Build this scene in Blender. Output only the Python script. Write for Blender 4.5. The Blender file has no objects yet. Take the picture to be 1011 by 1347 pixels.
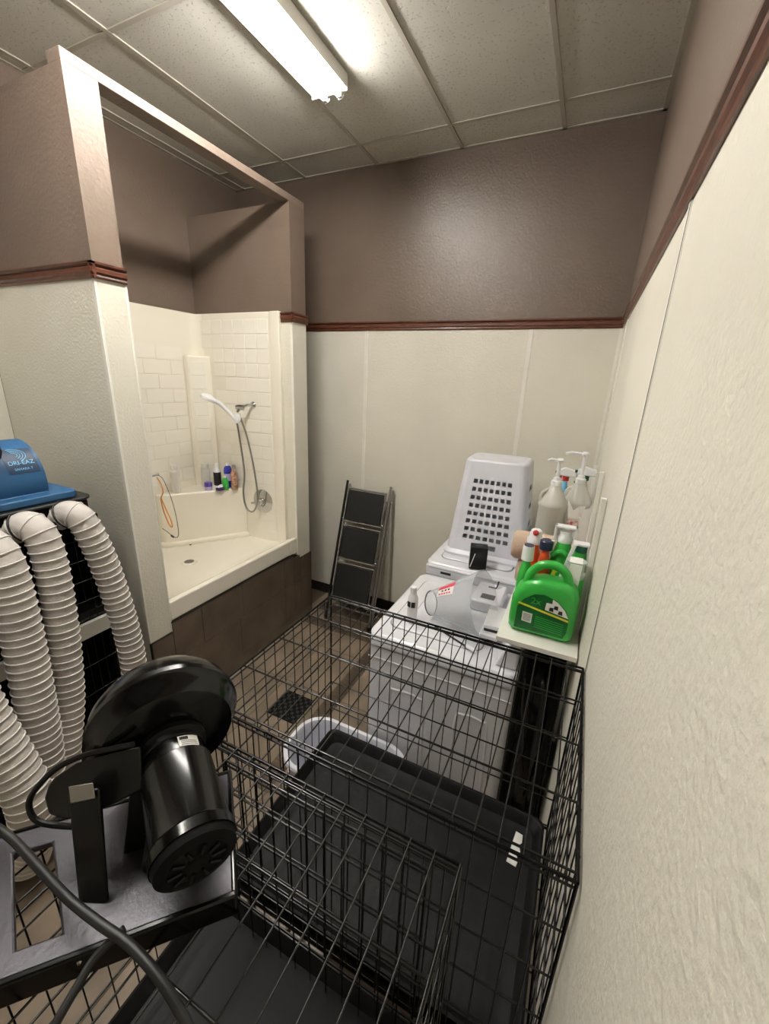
import bpy, bmesh, math, random
from mathutils import Vector, Matrix
random.seed(7)
PI = math.pi
V = Vector
S = bpy.context.scene
col = S.collection

# ------------------------------------------------------------------ camera
FPX = 543.6
cd = bpy.data.cameras.new('camera')
cam = bpy.data.objects.new('camera', cd)
col.objects.link(cam)
cam.matrix_world = Matrix.Translation((-.1214, 0, 2.045)) @ (Matrix.Rotation(.4334, 3, 'Z') @ Matrix.Rotation(PI / 2 - .3097, 3, 'X') @ Matrix.Rotation(.0426, 3, 'Z')).to_4x4()
cd.sensor_fit = 'VERTICAL'
cd.sensor_height = 36
cd.lens = FPX / 1347 * 36
cd.clip_start = .02
S.camera = cam
# ------------------------------------------------------------------ light and exposure
w = bpy.data.worlds.new('world')
S.world = w
w.use_nodes = True
w.node_tree.nodes['Background'].inputs[0].default_value = (.9, .92, 1, 1)
w.node_tree.nodes['Background'].inputs[1].default_value = .3
TUBE = 62.0
S.view_settings.view_transform = 'Standard'
S.view_settings.look = 'None'
S.view_settings.exposure = 0.66
S.view_settings.gamma = 1
S.view_settings.use_curve_mapping = False
S.cycles.use_denoising = True
S.cycles.max_bounces = 8
S.cycles.transparent_max_bounces = 12
S.cycles.caustics_reflective = False
S.cycles.caustics_refractive = False

# ------------------------------------------------------------------ materials
def lin(c):
    c /= 255
    return c / 12.92 if c <= .04045 else ((c + .055) / 1.055) ** 2.4
def rgb(r, g, b): return (lin(r), lin(g), lin(b), 1)
def mat(name, c, rough=.5, metal=0, c2=None, scale=8, bump=0, bscale=60, bdist=.002, spec=.5, coat=0, emit=0, trans=0, alpha=1, detail=4, stretch=None, contrast=(.35, .65)):
    m = bpy.data.materials.new(name)
    m.use_nodes = True
    nt = m.node_tree; N = nt.nodes; L = nt.links
    b = N['Principled BSDF']
    b.inputs['Base Color'].default_value = c
    b.inputs['Roughness'].default_value = rough
    b.inputs['Metallic'].default_value = metal
    b.inputs['Specular IOR Level'].default_value = spec
    b.inputs['Coat Weight'].default_value = coat
    b.inputs['Coat Roughness'].default_value = .08
    b.inputs['Transmission Weight'].default_value = trans
    b.inputs['Alpha'].default_value = alpha
    if emit:
        b.inputs['Emission Color'].default_value = c
        b.inputs['Emission Strength'].default_value = emit
    tc = N.new('ShaderNodeTexCoord')
    mp = N.new('ShaderNodeMapping')
    L.new(tc.outputs['Object'], mp.inputs[0])
    if stretch: mp.inputs['Scale'].default_value = stretch
    n = N.new('ShaderNodeTexNoise'); n.inputs['Scale'].default_value = scale; n.inputs['Detail'].default_value = detail
    L.new(mp.outputs[0], n.inputs['Vector'])
    r = N.new('ShaderNodeValToRGB')
    r.color_ramp.elements[0].position = contrast[0]; r.color_ramp.elements[1].position = contrast[1]
    if c2 is None: c2 = tuple(x * .93 for x in c[:3]) + (1,)
    r.color_ramp.elements[0].color = c2; r.color_ramp.elements[1].color = c
    L.new(n.outputs['Fac'], r.inputs[0]); L.new(r.outputs[0], b.inputs['Base Color'])
    if bump:
        n2 = N.new('ShaderNodeTexNoise'); n2.inputs['Scale'].default_value = bscale; n2.inputs['Detail'].default_value = 3
        L.new(tc.outputs['Object'], n2.inputs['Vector'])
        bp = N.new('ShaderNodeBump'); bp.inputs['Strength'].default_value = bump; bp.inputs['Distance'].default_value = bdist
        L.new(n2.outputs['Fac'], bp.inputs['Height']); L.new(bp.outputs[0], b.inputs['Normal'])
    return m
M = {}
M['frp'] = mat('frp_panel', rgb(224, 220, 206), .45, bump=.5, bscale=85, bdist=.005, c2=rgb(217, 213, 199), scale=2)
M['frp_strip'] = mat('frp_strip', rgb(233, 230, 220), .35)
M['brown'] = mat('brown_paint', rgb(109, 95, 84), .40, bump=.5, bscale=75, bdist=.003, c2=rgb(104, 90, 79), scale=3)
M['brown_rough'] = mat('brown_orange_peel', rgb(114, 99, 88), .46, bump=.45, bscale=60, bdist=.005, c2=rgb(108, 94, 83), scale=5)
M['rail'] = mat('rail_wood', rgb(100, 55, 36), .4, c2=rgb(66, 36, 24), scale=14, stretch=(1, 1, 9), coat=.1)
M['ceil'] = mat('ceiling_tile', rgb(206, 203, 194), .9, c2=rgb(196, 193, 184), scale=2)
nt = M['ceil'].node_tree; N = nt.nodes; L = nt.links          # pitted mineral fibre
vt = N.new('ShaderNodeTexNoise'); vt.inputs['Scale'].default_value = 75; vt.inputs['Detail'].default_value = 2
tc = N.new('ShaderNodeTexCoord'); L.new(tc.outputs['Object'], vt.inputs['Vector'])
cr = N.new('ShaderNodeValToRGB'); cr.color_ramp.elements[0].position = .33; cr.color_ramp.elements[1].position = .40
cr.color_ramp.elements[0].color = (0, 0, 0, 1); cr.color_ramp.elements[1].color = (1, 1, 1, 1)
L.new(vt.outputs['Fac'], cr.inputs[0])
bp = N.new('ShaderNodeBump'); bp.inputs['Strength'].default_value = .6; bp.inputs['Distance'].default_value = .004
L.new(cr.outputs[0], bp.inputs['Height']); L.new(bp.outputs[0], N['Principled BSDF'].inputs['Normal'])
mx = N.new('ShaderNodeMix'); mx.data_type = 'RGBA'; mx.blend_type = 'MULTIPLY'; mx.inputs[0].default_value = .22
src = N['Principled BSDF'].inputs['Base Color'].links[0].from_socket
L.new(src, mx.inputs[6]); L.new(cr.outputs[0], mx.inputs[7]); L.new(mx.outputs[2], N['Principled BSDF'].inputs['Base Color'])
M['grid'] = mat('grid_metal', rgb(180, 174, 162), .5)
M['tile'] = mat('brown_tile', rgb(106, 92, 78), .38, c2=rgb(76, 65, 55), scale=5, detail=8, bump=.2, bscale=20, bdist=.002, contrast=(.3, .7))
M['floor'] = mat('floor_tile', rgb(136, 121, 104), .42, c2=rgb(102, 90, 76), scale=4, detail=8, bump=.15, bscale=18, contrast=(.3, .7))
M['plank'] = mat('dark_plank_tile', rgb(92, 78, 62), .45, c2=rgb(60, 50, 40), scale=10, stretch=(1, 8, 1))
M['grout'] = mat('grout', rgb(92, 80, 66), .85)
M['black_base'] = mat('black_vinyl', rgb(22, 21, 21), .5)
M['fibre'] = mat('fibreglass', rgb(240, 235, 221), .25, c2=rgb(237, 231, 216), scale=2, coat=.3)
M['fibre_tile'] = mat('fibreglass_tile', rgb(240, 236, 225), .28, c2=rgb(237, 232, 220), scale=3, coat=.2)
M['chrome'] = mat('chrome', rgb(205, 205, 205), .12, 1)
M['steel'] = mat('dull_steel', rgb(165, 163, 158), .35, 1)
M['white_plastic'] = mat('white_plastic', rgb(234, 234, 236), .35)
M['white_enamel'] = mat('white_enamel', rgb(226, 227, 232), .25, coat=.3)
M['white_paint'] = mat('white_paint', rgb(236, 234, 226), .4)
M['basket'] = mat('basket_plastic', rgb(222, 223, 232), .35)
M['grey_plastic'] = mat('grey_plastic', rgb(140, 140, 142), .5)
M['wire'] = mat('black_wire', rgb(5, 5, 5), .25, 0, spec=.5)
M['tray'] = mat('black_tray', rgb(11, 10, 13), .55, bump=.5, bscale=9, bdist=.01, c2=rgb(7, 7, 9), scale=3, spec=.22, stretch=(6, 1, 1))
M['black'] = mat('black_plastic', rgb(10, 9, 10), .4, spec=.3)
M['black_matte'] = mat('black_matte', rgb(7, 7, 7), .8, spec=.2)
M['black_gloss'] = mat('black_gloss', rgb(5, 5, 6), .17, spec=.32)
M['black_metal'] = mat('black_painted_steel', rgb(9, 9, 10), .34, 0, bump=.3, bscale=160, bdist=.001)
M['grey_crinkle'] = mat('grey_crinkle_steel', rgb(70, 68, 74), .36, .5, bump=.4, bscale=120, bdist=.001)
M['tread'] = mat('tread_rubber', rgb(12, 12, 13), .7, bump=.3, bscale=300, bdist=.001)
M['cord'] = mat('cord_rubber', rgb(13, 13, 14), .5)
M['blue'] = mat('blue_plastic', rgb(29, 80, 122), .5, c2=rgb(25, 71, 110), scale=3, bump=.1, bscale=60)
M['hose'] = mat('hose_fabric', rgb(205, 199, 194), .6, bump=.5, bscale=60, bdist=.003, c2=rgb(188, 182, 177), scale=9)
M['hose_rib'] = mat('hose_rib', rgb(228, 223, 218), .5)
M['green'] = mat('green_plastic', rgb(52, 172, 66), .3, coat=.2)
M['dark_green'] = mat('label_green', rgb(16, 104, 44), .4, c2=rgb(12, 86, 38), scale=20)
M['yellow'] = mat('label_yellow', rgb(228, 214, 60), .4)
M['orange'] = mat('orange_plastic', rgb(232, 84, 42), .3)
M['red'] = mat('red_plastic', rgb(176, 40, 36), .35)
M['navy'] = mat('navy_cap', rgb(34, 36, 66), .35)
M['towel'] = mat('beige_towel', rgb(188, 166, 146), .95, bump=.8, bscale=220, bdist=.003)
M['milky'] = mat('milky_plastic', rgb(224, 222, 212), .35, trans=.25)
M['card'] = mat('white_card', rgb(240, 236, 230), .7)
M['ink_red'] = mat('printed_red', rgb(176, 70, 60), .6, c2=rgb(228, 214, 204), scale=70)
M['pink'] = mat('sticker_pink', rgb(222, 70, 98), .5)
M['ink'] = mat('black_ink', rgb(28, 28, 30), .6)
M['paper'] = mat('paper_white', rgb(240, 238, 234), .6)
M['purple'] = mat('purple_plastic', rgb(92, 78, 160), .3)
M['dark_purple'] = mat('dark_purple_bristle', rgb(62, 44, 104), .6)
M['shampoo_blue'] = mat('shampoo_blue', rgb(56, 62, 160), .25)
M['print_mix'] = mat('floral_print', rgb(206, 160, 140), .5, c2=rgb(120, 96, 60), scale=55)
M['lavender'] = mat('pale_lavender', rgb(198, 186, 226), .3)
M['leash_orange'] = mat('orange_cord', rgb(214, 140, 56), .7)
M['leash_grey'] = mat('grey_cord', rgb(90, 84, 72), .7)
M['teal'] = mat('trigger_green', rgb(16, 84, 66), .4)
M['brown_cap'] = mat('brown_wall_thing', rgb(120, 80, 60), .5)
M['light_blue'] = mat('pale_blue_print', rgb(120, 190, 230), .5)
M['dark_blue'] = mat('dark_blue_print', rgb(14, 44, 74), .5)
def clear(name, c, fac, rough=.15):
    m = bpy.data.materials.new(name); m.use_nodes = True
    nt = m.node_tree; N = nt.nodes; L = nt.links
    b = N['Principled BSDF']; b.inputs['Base Color'].default_value = c; b.inputs['Roughness'].default_value = rough
    t = N.new('ShaderNodeBsdfTransparent'); x = N.new('ShaderNodeMixShader')
    lw = N.new('ShaderNodeLayerWeight'); lw.inputs[0].default_value = .35
    mr = N.new('ShaderNodeMapRange'); mr.inputs[3].default_value = fac; mr.inputs[4].default_value = min(1, fac + .5)
    L.new(lw.outputs['Facing'], mr.inputs[0]); L.new(mr.outputs[0], x.inputs[0])
    L.new(t.outputs[0], x.inputs[1]); L.new(b.outputs[0], x.inputs[2]); L.new(x.outputs[0], N['Material Output'].inputs[0])
    return m
M['clear'] = clear('clear_film', rgb(205, 210, 216), .16)
M['clear_bottle'] = clear('clear_bottle', rgb(236, 234, 228), .5)
M['clear_cap'] = clear('clear_measuring_cap', rgb(222, 228, 222), .42)
m = bpy.data.materials.new('lamp_tube'); m.use_nodes = True; M['tube'] = m
b = m.node_tree.nodes['Principled BSDF']; b.inputs['Base Color'].default_value = (1, 1, 1, 1)
b.inputs['Emission Color'].default_value = (1.0, .965, .91, 1); b.inputs['Emission Strength'].default_value = TUBE

# ------------------------------------------------------------------ mesh tools
def root_of(o):
    while o and o.parent: o = o.parent
    return o
class MB:
    def __init__(s): s.v = []; s.f = []; s.mi = []; s.cur = 0
    def add(s, vs, fs):
        k = len(s.v); s.v += [V(p) for p in vs]; s.f += [[i + k for i in f] for f in fs]; s.mi += [s.cur] * len(fs); return s
    def box(s, x0, x1, y0, y1, z0, z1, m=None):
        vs = [V(p) for p in ((x0, y0, z0), (x1, y0, z0), (x1, y1, z0), (x0, y1, z0), (x0, y0, z1), (x1, y0, z1), (x1, y1, z1), (x0, y1, z1))]
        if m is not None: vs = [m @ p for p in vs]
        return s.add(vs, [(0, 3, 2, 1), (4, 5, 6, 7), (0, 1, 5, 4), (1, 2, 6, 5), (2, 3, 7, 6), (3, 0, 4, 7)])
    def rings(s, rings, cap=True, closed=True):
        n = len(rings[0]); vs = [p for r in rings for p in r]; fs = []
        for i in range(len(rings) - 1):
            for j in range(n if closed else n - 1):
                a = i * n + j; b_ = i * n + (j + 1) % n
                fs.append((a, b_, b_ + n, a + n))
        if cap: fs.append(tuple(range(n))[::-1]); fs.append(tuple((len(rings) - 1) * n + j for j in range(n)))
        return s.add(vs, fs)
    def frame(s, ax):
        ax = V(ax).normalized(); t = V((0, 0, 1)) if abs(ax.z) < .9 else V((1, 0, 0))
        u = ax.cross(t).normalized(); return ax, u, ax.cross(u).normalized()
    def lathe(s, o, ax, prof, seg=24, cap=True, sy=1):
        ax, u, v = s.frame(ax); o = V(o)
        return s.rings([[o + ax * h + (u * math.cos(-2 * PI * j / seg) + v * sy * math.sin(-2 * PI * j / seg)) * r for j in range(seg)] for r, h in prof], cap)
    def cyl(s, a, b_, r, r2=None, seg=16):
        a = V(a); b_ = V(b_); return s.lathe(a, b_ - a, [(r, 0), (r2 if r2 is not None else r, (b_ - a).length)], seg)
    def tube(s, pts, r, seg=8, closed=False, rf=None):
        pts = [V(p) for p in pts]; n = len(pts); R = []
        t0 = (pts[1] - pts[0]).normalized(); up = V((0, 0, 1)) if abs(t0.z) < .9 else V((1, 0, 0)); u = t0.cross(up).normalized()
        for i, p in enumerate(pts):
            a = pts[(i - 1) % n] if (i or closed) else p; c = pts[(i + 1) % n] if (i < n - 1 or closed) else p
            t = (c - a).normalized(); u = (u - t * u.dot(t)).normalized(); v = t.cross(u)
            rr = rf(i / (n - 1)) if rf else r
            R.append([p + (u * math.cos(2 * PI * j / seg) + v * math.sin(2 * PI * j / seg)) * rr for j in range(seg)])
        if closed: R.append(R[0])
        return s.rings(R, not closed)
    def prism(s, poly, d0, d1, m):
        """poly in local xy, extruded in local z from d0 to d1, mapped by m"""
        n = len(poly)
        vs = [m @ V((x, y, d0)) for x, y in poly] + [m @ V((x, y, d1)) for x, y in poly]
        return s.add(vs, [tuple(range(n))[::-1], tuple(range(n, 2 * n))] + [(i, (i + 1) % n, (i + 1) % n + n, i + n) for i in range(n)])
    def build(s, name, mt, parent=None, smooth=35, bevel=0, seg=2, loc=None):
        me = bpy.data.meshes.new(name)
        o = bpy.data.objects.new(name, me); col.objects.link(o)
        if parent is not None:
            o.parent = parent; off = V(root_of(parent).location)
        else:
            if loc is None:
                xs = [p.x for p in s.v]; ys = [p.y for p in s.v]; loc = ((min(xs) + max(xs)) / 2, (min(ys) + max(ys)) / 2, min(p.z for p in s.v))
            off = V(loc); o.location = off
        me.from_pydata([p - off for p in s.v], [], s.f); me.update()
        for q in (mt if isinstance(mt, (list, tuple)) else [mt]): me.materials.append(M[q])
        if isinstance(mt, (list, tuple)): me.polygons.foreach_set('material_index', s.mi)
        bm = bmesh.new(); bm.from_mesh(me); bmesh.ops.recalc_face_normals(bm, faces=bm.faces); bm.to_mesh(me); bm.free()
        if smooth:
            me.polygons.foreach_set('use_smooth', [True] * len(me.polygons)); me.set_sharp_from_angle(angle=math.radians(smooth))
        if bevel:
            b = o.modifiers.new('bevel', 'BEVEL'); b.width = bevel; b.segments = seg; b.limit_method = 'ANGLE'; b.angle_limit = math.radians(35)
            b.harden_normals = False
        return o
def tag(o, label=None, cat=None, group=None, kind=None):
    if label: o['label'] = label
    if cat: o['category'] = cat
    if group: o['group'] = group
    if kind: o['kind'] = kind
    return o
def thing(name, loc, label, cat, group=None):
    o = bpy.data.objects.new(name, None); col.objects.link(o); o.location = loc; o.empty_display_size = .05
    return tag(o, label, cat, group)
def box(name, mt, b, parent=None, bevel=0, **k): return MB().box(*b).build(name, mt, parent, bevel=bevel, **k)
def inst(src, name, parent, loc=(0, 0, 0), rot=None, sc=None):
    o = bpy.data.objects.new(name, src if isinstance(src, bpy.types.Mesh) else src.data); col.objects.link(o)
    if parent is not None: o.parent = parent
    o.location = loc
    if rot is not None: o.rotation_mode = 'QUATERNION'; o.rotation_quaternion = rot
    if sc: o.scale = sc
    return o
def smooth_path(pts, n=8):
    pts = [V(p) for p in pts]; P = [pts[0] * 2 - pts[1]] + pts + [pts[-1] * 2 - pts[-2]]; out = []
    for i in range(1, len(P) - 2):
        for k in range(n):
            t = k / n; a, b_, c, d = P[i - 1], P[i], P[i + 1], P[i + 2]
            out.append(.5 * ((2 * b_) + (c - a) * t + (2 * a - 5 * b_ + 4 * c - d) * t * t + (3 * b_ - a - 3 * c + d) * t ** 3))
    return out + [pts[-1]]
def text(s, name, mt, size, m, parent, ext=.0006, spacing=1):
    cu = bpy.data.curves.new(name, 'FONT'); cu.body = s; cu.size = size; cu.extrude = ext; cu.align_x = 'CENTER'; cu.align_y = 'CENTER'; cu.space_character = spacing
    t = bpy.data.objects.new(name, cu); col.objects.link(t); bpy.context.view_layer.update()
    me = bpy.data.meshes.new_from_object(t.evaluated_get(bpy.context.evaluated_depsgraph_get()))
    bpy.data.objects.remove(t)
    off = V(root_of(parent).location)
    me.transform(Matrix.Translation(-off) @ m)
    me.materials.clear(); me.materials.append(M[mt])
    o = bpy.data.objects.new(name, me); col.objects.link(o); o.parent = parent
    return o
def basis(o, x, y, z=None):
    x = V(x).normalized(); y = V(y).normalized(); z = V(z) if z else x.cross(y)
    return Matrix(((x.x, y.x, z.x, o[0]), (x.y, y.y, z.y, o[1]), (x.z, y.z, z.z, o[2]), (0, 0, 0, 1)))

# ------------------------------------------------------------------ the room
XL, YB, ZC, YF = -3.04, 3.12, 3.48, -1.6
RT, RB = 2.468, 2.405                                   # chair rail top and underside
wr = tag(box('wall_right', 'brown', (0, .12, YF, YB + .12, 0, ZC + .1)), kind='structure')
wb = tag(box('wall_back', 'brown', (XL - .12, 0, YB, YB + .12, 0, ZC + .1)), kind='structure')
wl = tag(box('wall_left', 'brown', (XL - .12, XL, YF, YB, 0, ZC + .1)), kind='structure')
wf = tag(box('wall_front', 'brown', (XL - .12, .12, YF - .12, YF, 0, ZC + .1)), kind='structure')
def panels_x(wall, x, sgn, ys, z0=0, z1=RB, gap=.006):
    for a, b_ in zip(ys[:-1], ys[1:]): box('panel', 'frp', (min(x, x + sgn * .003), max(x, x + sgn * .003), a + gap, b_ - gap, z0, z1), wall)
    for y in ys[1:-1]: box('divider_strip', 'frp_strip', (min(x, x + sgn * .006), max(x, x + sgn * .006), y - .014, y + .014, z0, z1), wall, bevel=.002)
def panels_y(wall, y, sgn, xs, z0=0, z1=RB, gap=.006):
    for a, b_ in zip(xs[:-1], xs[1:]): box('panel', 'frp', (a + gap, b_ - gap, min(y, y + sgn * .003), max(y, y + sgn * .003), z0, z1), wall)
    for x in xs[1:-1]: box('divider_strip', 'frp_strip', (x - .014, x + .014, min(y, y + sgn * .006), max(y, y + sgn * .006), z0, z1), wall, bevel=.002)
panels_x(wr, 0, -1, [YF, -.1, 1.125, 2.74, YB])
box('seam_line', 'ink', (-.0068, -.0058, 1.106, 1.1085, 0, RB), wr)
panels_y(wb, YB, -1, [XL, -1.785, -.542, 0])
box('corner_strip', 'frp_strip', (-.02, 0, YB - .007, YB, 0, RB), wb)
panels_x(wl, XL, 1, [YF, -.1, 1.243])
panels_y(wf, YF, 1, [XL, -1.8, -.6, 0])
def rail(name, a, b_, n, zb=RB, zt=RT):
    """stepped chair rail from a to b, n = outward normal"""
    h = zt - zb; prof = [(0, 0), (.010, 0), (.013, h * .12), (.010, h * .25), (.016, h * .38), (.016, h * .62), (.010, h * .74), (.020, h * .86), (.020, h), (0, h)]
    a = V(a); b_ = V(b_); n = V(n); mb = MB()
    mb.rings([[a + n * p + V((0, 0, zb + q)) for p, q in prof], [b_ + n * p + V((0, 0, zb + q)) for p, q in prof]])
    return tag(mb.build(name, 'rail', smooth=20), kind='structure')
rail('trim_1', (0, YF, 0), (0, YB - .02, 0), (-1, 0, 0))
rail('trim_2', (XL, YB, 0), (0, YB, 0), (0, -1, 0))
rail('trim_3', (XL, YF, 0), (XL, 1.223, 0), (1, 0, 0))
tag(box('baseboard_back', 'black_base', (-2.9, -.01, YB - .012, YB - .003, 0, .095)), kind='structure')
tag(box('baseboard_right', 'black_base', (-.012, -.003, YF, YB - .02, 0, .095)), kind='structure')

# floor: grout bed and single tiles
fl = tag(box('floor', 'grout', (XL - .12, .12, YF - .12, YB + .12, -.1, -.004)), kind='structure')
tw = .44
x = XL
tm = box('tile', 'floor', (-tw / 2 + .003, tw / 2 - .003, -tw / 2 + .003, tw / 2 - .003, -.012, 0), bevel=.0015, loc=(0, 0, 0))
tmesh = tm.data; bpy.data.objects.remove(tm)
floc = V(fl.location)
i = 0
while x < 0:
    y = YF
    while y < YB:
        cx, cy = x + tw / 2, y + tw / 2
        if not (cx < -2.15 and cy > 1.3):
            o = inst(tmesh, 'tile', fl, V((cx, cy, 0)) - floc)
            if cx + tw / 2 > 0: o.scale.x = max(.05, (0 - x) / tw); o.location.x = x + (0 - x) / 2 - floc.x
            if cy + tw / 2 > YB: o.scale.y = (YB - y) / tw; o.location.y = y + (YB - y) / 2 - floc.y
        y += tw
    x += tw
for b_ in ((-1.37, -1.27, 1.2, 1.9), (-1.37, -1.27, 1.9, 2.58), (-2.08, -1.5, 2.58, 2.68), (-1.5, -.9, 2.58, 2.68), (-1.9, -1.3, 2.70, 2.80), (-2.08, -1.5, 2.82, 2.94), (-1.48, -.9, 2.82, 2.94), (-1.9, -1.2, 2.96, 3.08)):
    box('plank_tile', 'plank', (b_[0], b_[1], b_[2], b_[3], -.004, .003), fl, bevel=.001)

# ceiling: slab, single tiles and grid bars
ce = tag(box('ceiling', 'ceil', (XL - .12, .12, YF - .12, YB + .12, ZC + .03, ZC + .13)), kind='structure')
gx = [0, -.51, -1.12, -1.73, -2.34, -2.95, XL]
gy = [YB, 2.845, 1.625, .405, -.815, YF]
for a, b_ in zip(gx[1:], gx[:-1]):
    for c, d in zip(gy[1:], gy[:-1]):
        box('ceiling_tile', 'ceil', (a + .002, b_ - .002, c + .002, d - .002, ZC + .002, ZC + .016), ce)
for a in gx[1:-1]: box('grid_bar', 'grid', (a - .012, a + .012, YF, YB, ZC - .004, ZC + .03), ce, bevel=.001)
for c in gy[1:-1]: box('grid_bar', 'grid', (XL, 0, c - .012, c + .012, ZC - .003, ZC + .03), ce, bevel=.001)
for b_ in ((XL, 0, YB - .022, YB, ZC - .004, ZC + .002), (-.022, 0, YF, YB, ZC - .004, ZC + .002), (XL, XL + .022, YF, YB, ZC - .004, ZC + .002)):
    box('wall_angle', 'grid', b_, ce)

# the shower stall: stub wall, end wall, header
SX, PY0, PY1, EY0, EY1, HZ = -2.10, 1.243, 1.378, 2.585, 2.75, 3.172
ws = tag(box('wall_stub', 'brown_rough', (XL, SX, PY0, PY1, 0, HZ - .04)), kind='structure')
box('panel', 'frp', (XL, SX - .003, PY0 - .003, PY0, 0, RB), ws)
box('panel', 'frp', (SX, SX + .003, PY0 + .004, PY1 - .004, .585, RB), ws)
box('panel', 'frp', (SX - .25, SX + .001, PY1, PY1 + .003, .78, RB), ws)
box('corner_strip', 'frp_strip', (SX - .016, SX + .004, PY0 - .005, PY0 + .006, .585, RB), ws, bevel=.002)
box('corner_strip', 'frp_strip', (SX - .012, SX + .005, PY1 - .006, PY1 + .005, .585, RB), ws, bevel=.002)
we = tag(box('wall_end', 'brown', (XL, SX, EY0, EY1, 0, HZ - .04)), kind='structure')
box('panel', 'frp', (SX, SX + .003, EY0 + .002, EY1 - .002, .585, RB), we)
box('panel', 'frp', (SX - .095, SX, EY0 - .003, EY0, .62, RB), we)
box('corner_strip', 'frp_strip', (SX - .014, SX + .005, EY0 - .005, EY0 + .008, .62, RB), we, bevel=.002)
tag(box('trim_4', 'brown_rough', (SX - .085, SX, PY0, EY1, HZ - .04, HZ), bevel=.002), kind='structure')
rail('trim_5', (XL, PY0, 0), (SX + .02, PY0, 0), (0, -1, 0))
rail('trim_6', (SX, PY0 - .02, 0), (SX, PY1 + .004, 0), (1, 0, 0))
rail('trim_7', (SX - .105, EY0, 0), (SX + .02, EY0, 0), (0, -1, 0))
rail('trim_8', (SX, EY0 - .02, 0), (SX, EY1 + .012, 0), (1, 0, 0))
# tiled curb wall below the shower
wc = tag(box('wall_curb', 'grout', (SX - .1, SX + .001, PY0, EY1, 0, .60)), kind='structure')
jy = [PY0, 1.62, 2.02, 2.42, EY0 + .01, EY1 + .01]
for r, (z0, z1) in enumerate(((.0, .085), (.089, .385), (.389, .645))):
    ys = [PY0, 1.378, 1.9, 2.395, 2.52, 2.60, EY1 + .01] if r == 1 else ([PY0, 1.378, 1.586, 1.935, 2.395, 2.52, 2.60, EY1 + .01] if r == 2 else [PY0, 1.70, 2.2, 2.60, EY1 + .01])
    for a, b_ in zip(ys[:-1], ys[1:]):
        zz = .583 if (r == 2 and (b_ < 1.4 or a > 2.58)) else z1
        if r == 2 and abs(a - 2.52) < .001: zz = .615
        box('tile', 'tile', (SX, SX + .011, a + .0015, b_ - .0015, z0, zz), wc, bevel=.001)
box('edge_trim', 'black_base', (SX + .0005, SX + .0125, 1.376, 2.52, .6465, .652), wc)
box('edge_trim', 'black_base', (SX + .0005, SX + .0125, PY0, 1.378, .5845, .589), wc)
box('edge_trim', 'black_base', (SX + .0005, SX + .0125, 2.60, EY1 + .01, .5845, .589), wc)
box('edge_trim', 'black_base', (SX - .002, SX + .0125, PY0 - .006, PY0 - .001, 0, .589), wc)
box('edge_tile', 'tile', (SX - .16, SX + .011, EY1, EY1 + .01, 0, .58), wc)

# ------------------------------------------------------------------ fluorescent light
t = thing('fluorescent_light', (-1.545, 1.03, 3.39), 'twin tube fluorescent ceiling light glowing white', 'ceiling light')
Y0, Y1 = -.19, 2.25
mb = MB(); mb.prism([(-.135, .088), (.08, .088), (.075, .036), (.035, .030), (-.03, .030), (-.13, .036)], Y0, Y1, basis((-1.545, 0, 3.39), (1, 0, 0), (0, 0, 1), (0, 1, 0)))
mb.build('housing', 'white_paint', t, smooth=0)
for x in (-1.588, -1.502):
    MB().cyl((x, Y0 + .03, 3.398), (x, Y1 - .035, 3.398), .0165, seg=16).build('lamp_tube', 'tube', t)
    for y in (Y0 + .012, Y1 - .018):
        sk = MB(); sk.box(x - .012, x + .012, y - .009, y + .009, 3.382, 3.425); sk.build('socket', 'white_plastic', t, bevel=.004)
        MB().tube([(x + .017 * math.cos(a), y + .014, 3.398 + .017 * math.sin(a)) for a in [PI * k / 8 - PI for k in range(9)]], .0025, 6).build('lamp_guard_clip', 'steel', t)
box('end_plate', 'white_paint', (-1.68, -1.468, Y1, Y1 + .006, 3.415, 3.476), t)
# ------------------------------------------------------------------ shower surround
sh = thing('shower_surround', (-2.57, 1.97, .62), 'cream fibreglass shower stall with moulded tile walls and corner seat', 'shower')
IX, IY0, IY1, ST = -3.015, 1.40, 2.560, 2.475
pan = MB()
pan.box(IX, SX - .002, IY0 - .02, EY0 - .004, .66, .70)
pan.box(SX - .035, SX + .004, IY0 - .018, 2.487, .653, .777)      # front threshold
pan.box(SX - .035, SX - .0, 2.487, 2.575, .64, .777)
pan.build('pan', 'fibre', sh, bevel=.010, seg=3)
lip = MB(); lip.prism([(0, .70), (0, .772), (-.025, .765), (-.055, .735), (-.10, .712), (-.2, .702), (-.3, .70)], IY0, IY1, basis((SX - .033, 0, 0), (1, 0, 0), (0, 0, 1), (0, 1, 0)))
lip.build('threshold_slope', 'fibre', sh, smooth=60)
box('back_panel', 'fibre', (XL + .002, IX, IY0 - .018, EY0 - .002, .66, ST), sh, bevel=.006)
box('end_panel', 'fibre', (IX, SX - .095, IY1, EY0 - .002, .66, ST), sh, bevel=.006)
box('near_panel', 'fibre', (IX, SX - .02, PY1 + .004, IY0, .66, ST), sh, bevel=.006)
MB().rings([[V((-2.185, IY1 - .014, z)), V((-2.105 - .085, IY1 + .024, z)), V((-2.285, IY1 + .024, z)), V((-2.285, IY1 - .002, z)), V((-2.25, IY1 - .014, z))] for z in (.70, ST)]).build('edge_flange', 'fibre', sh, bevel=.004)
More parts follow.
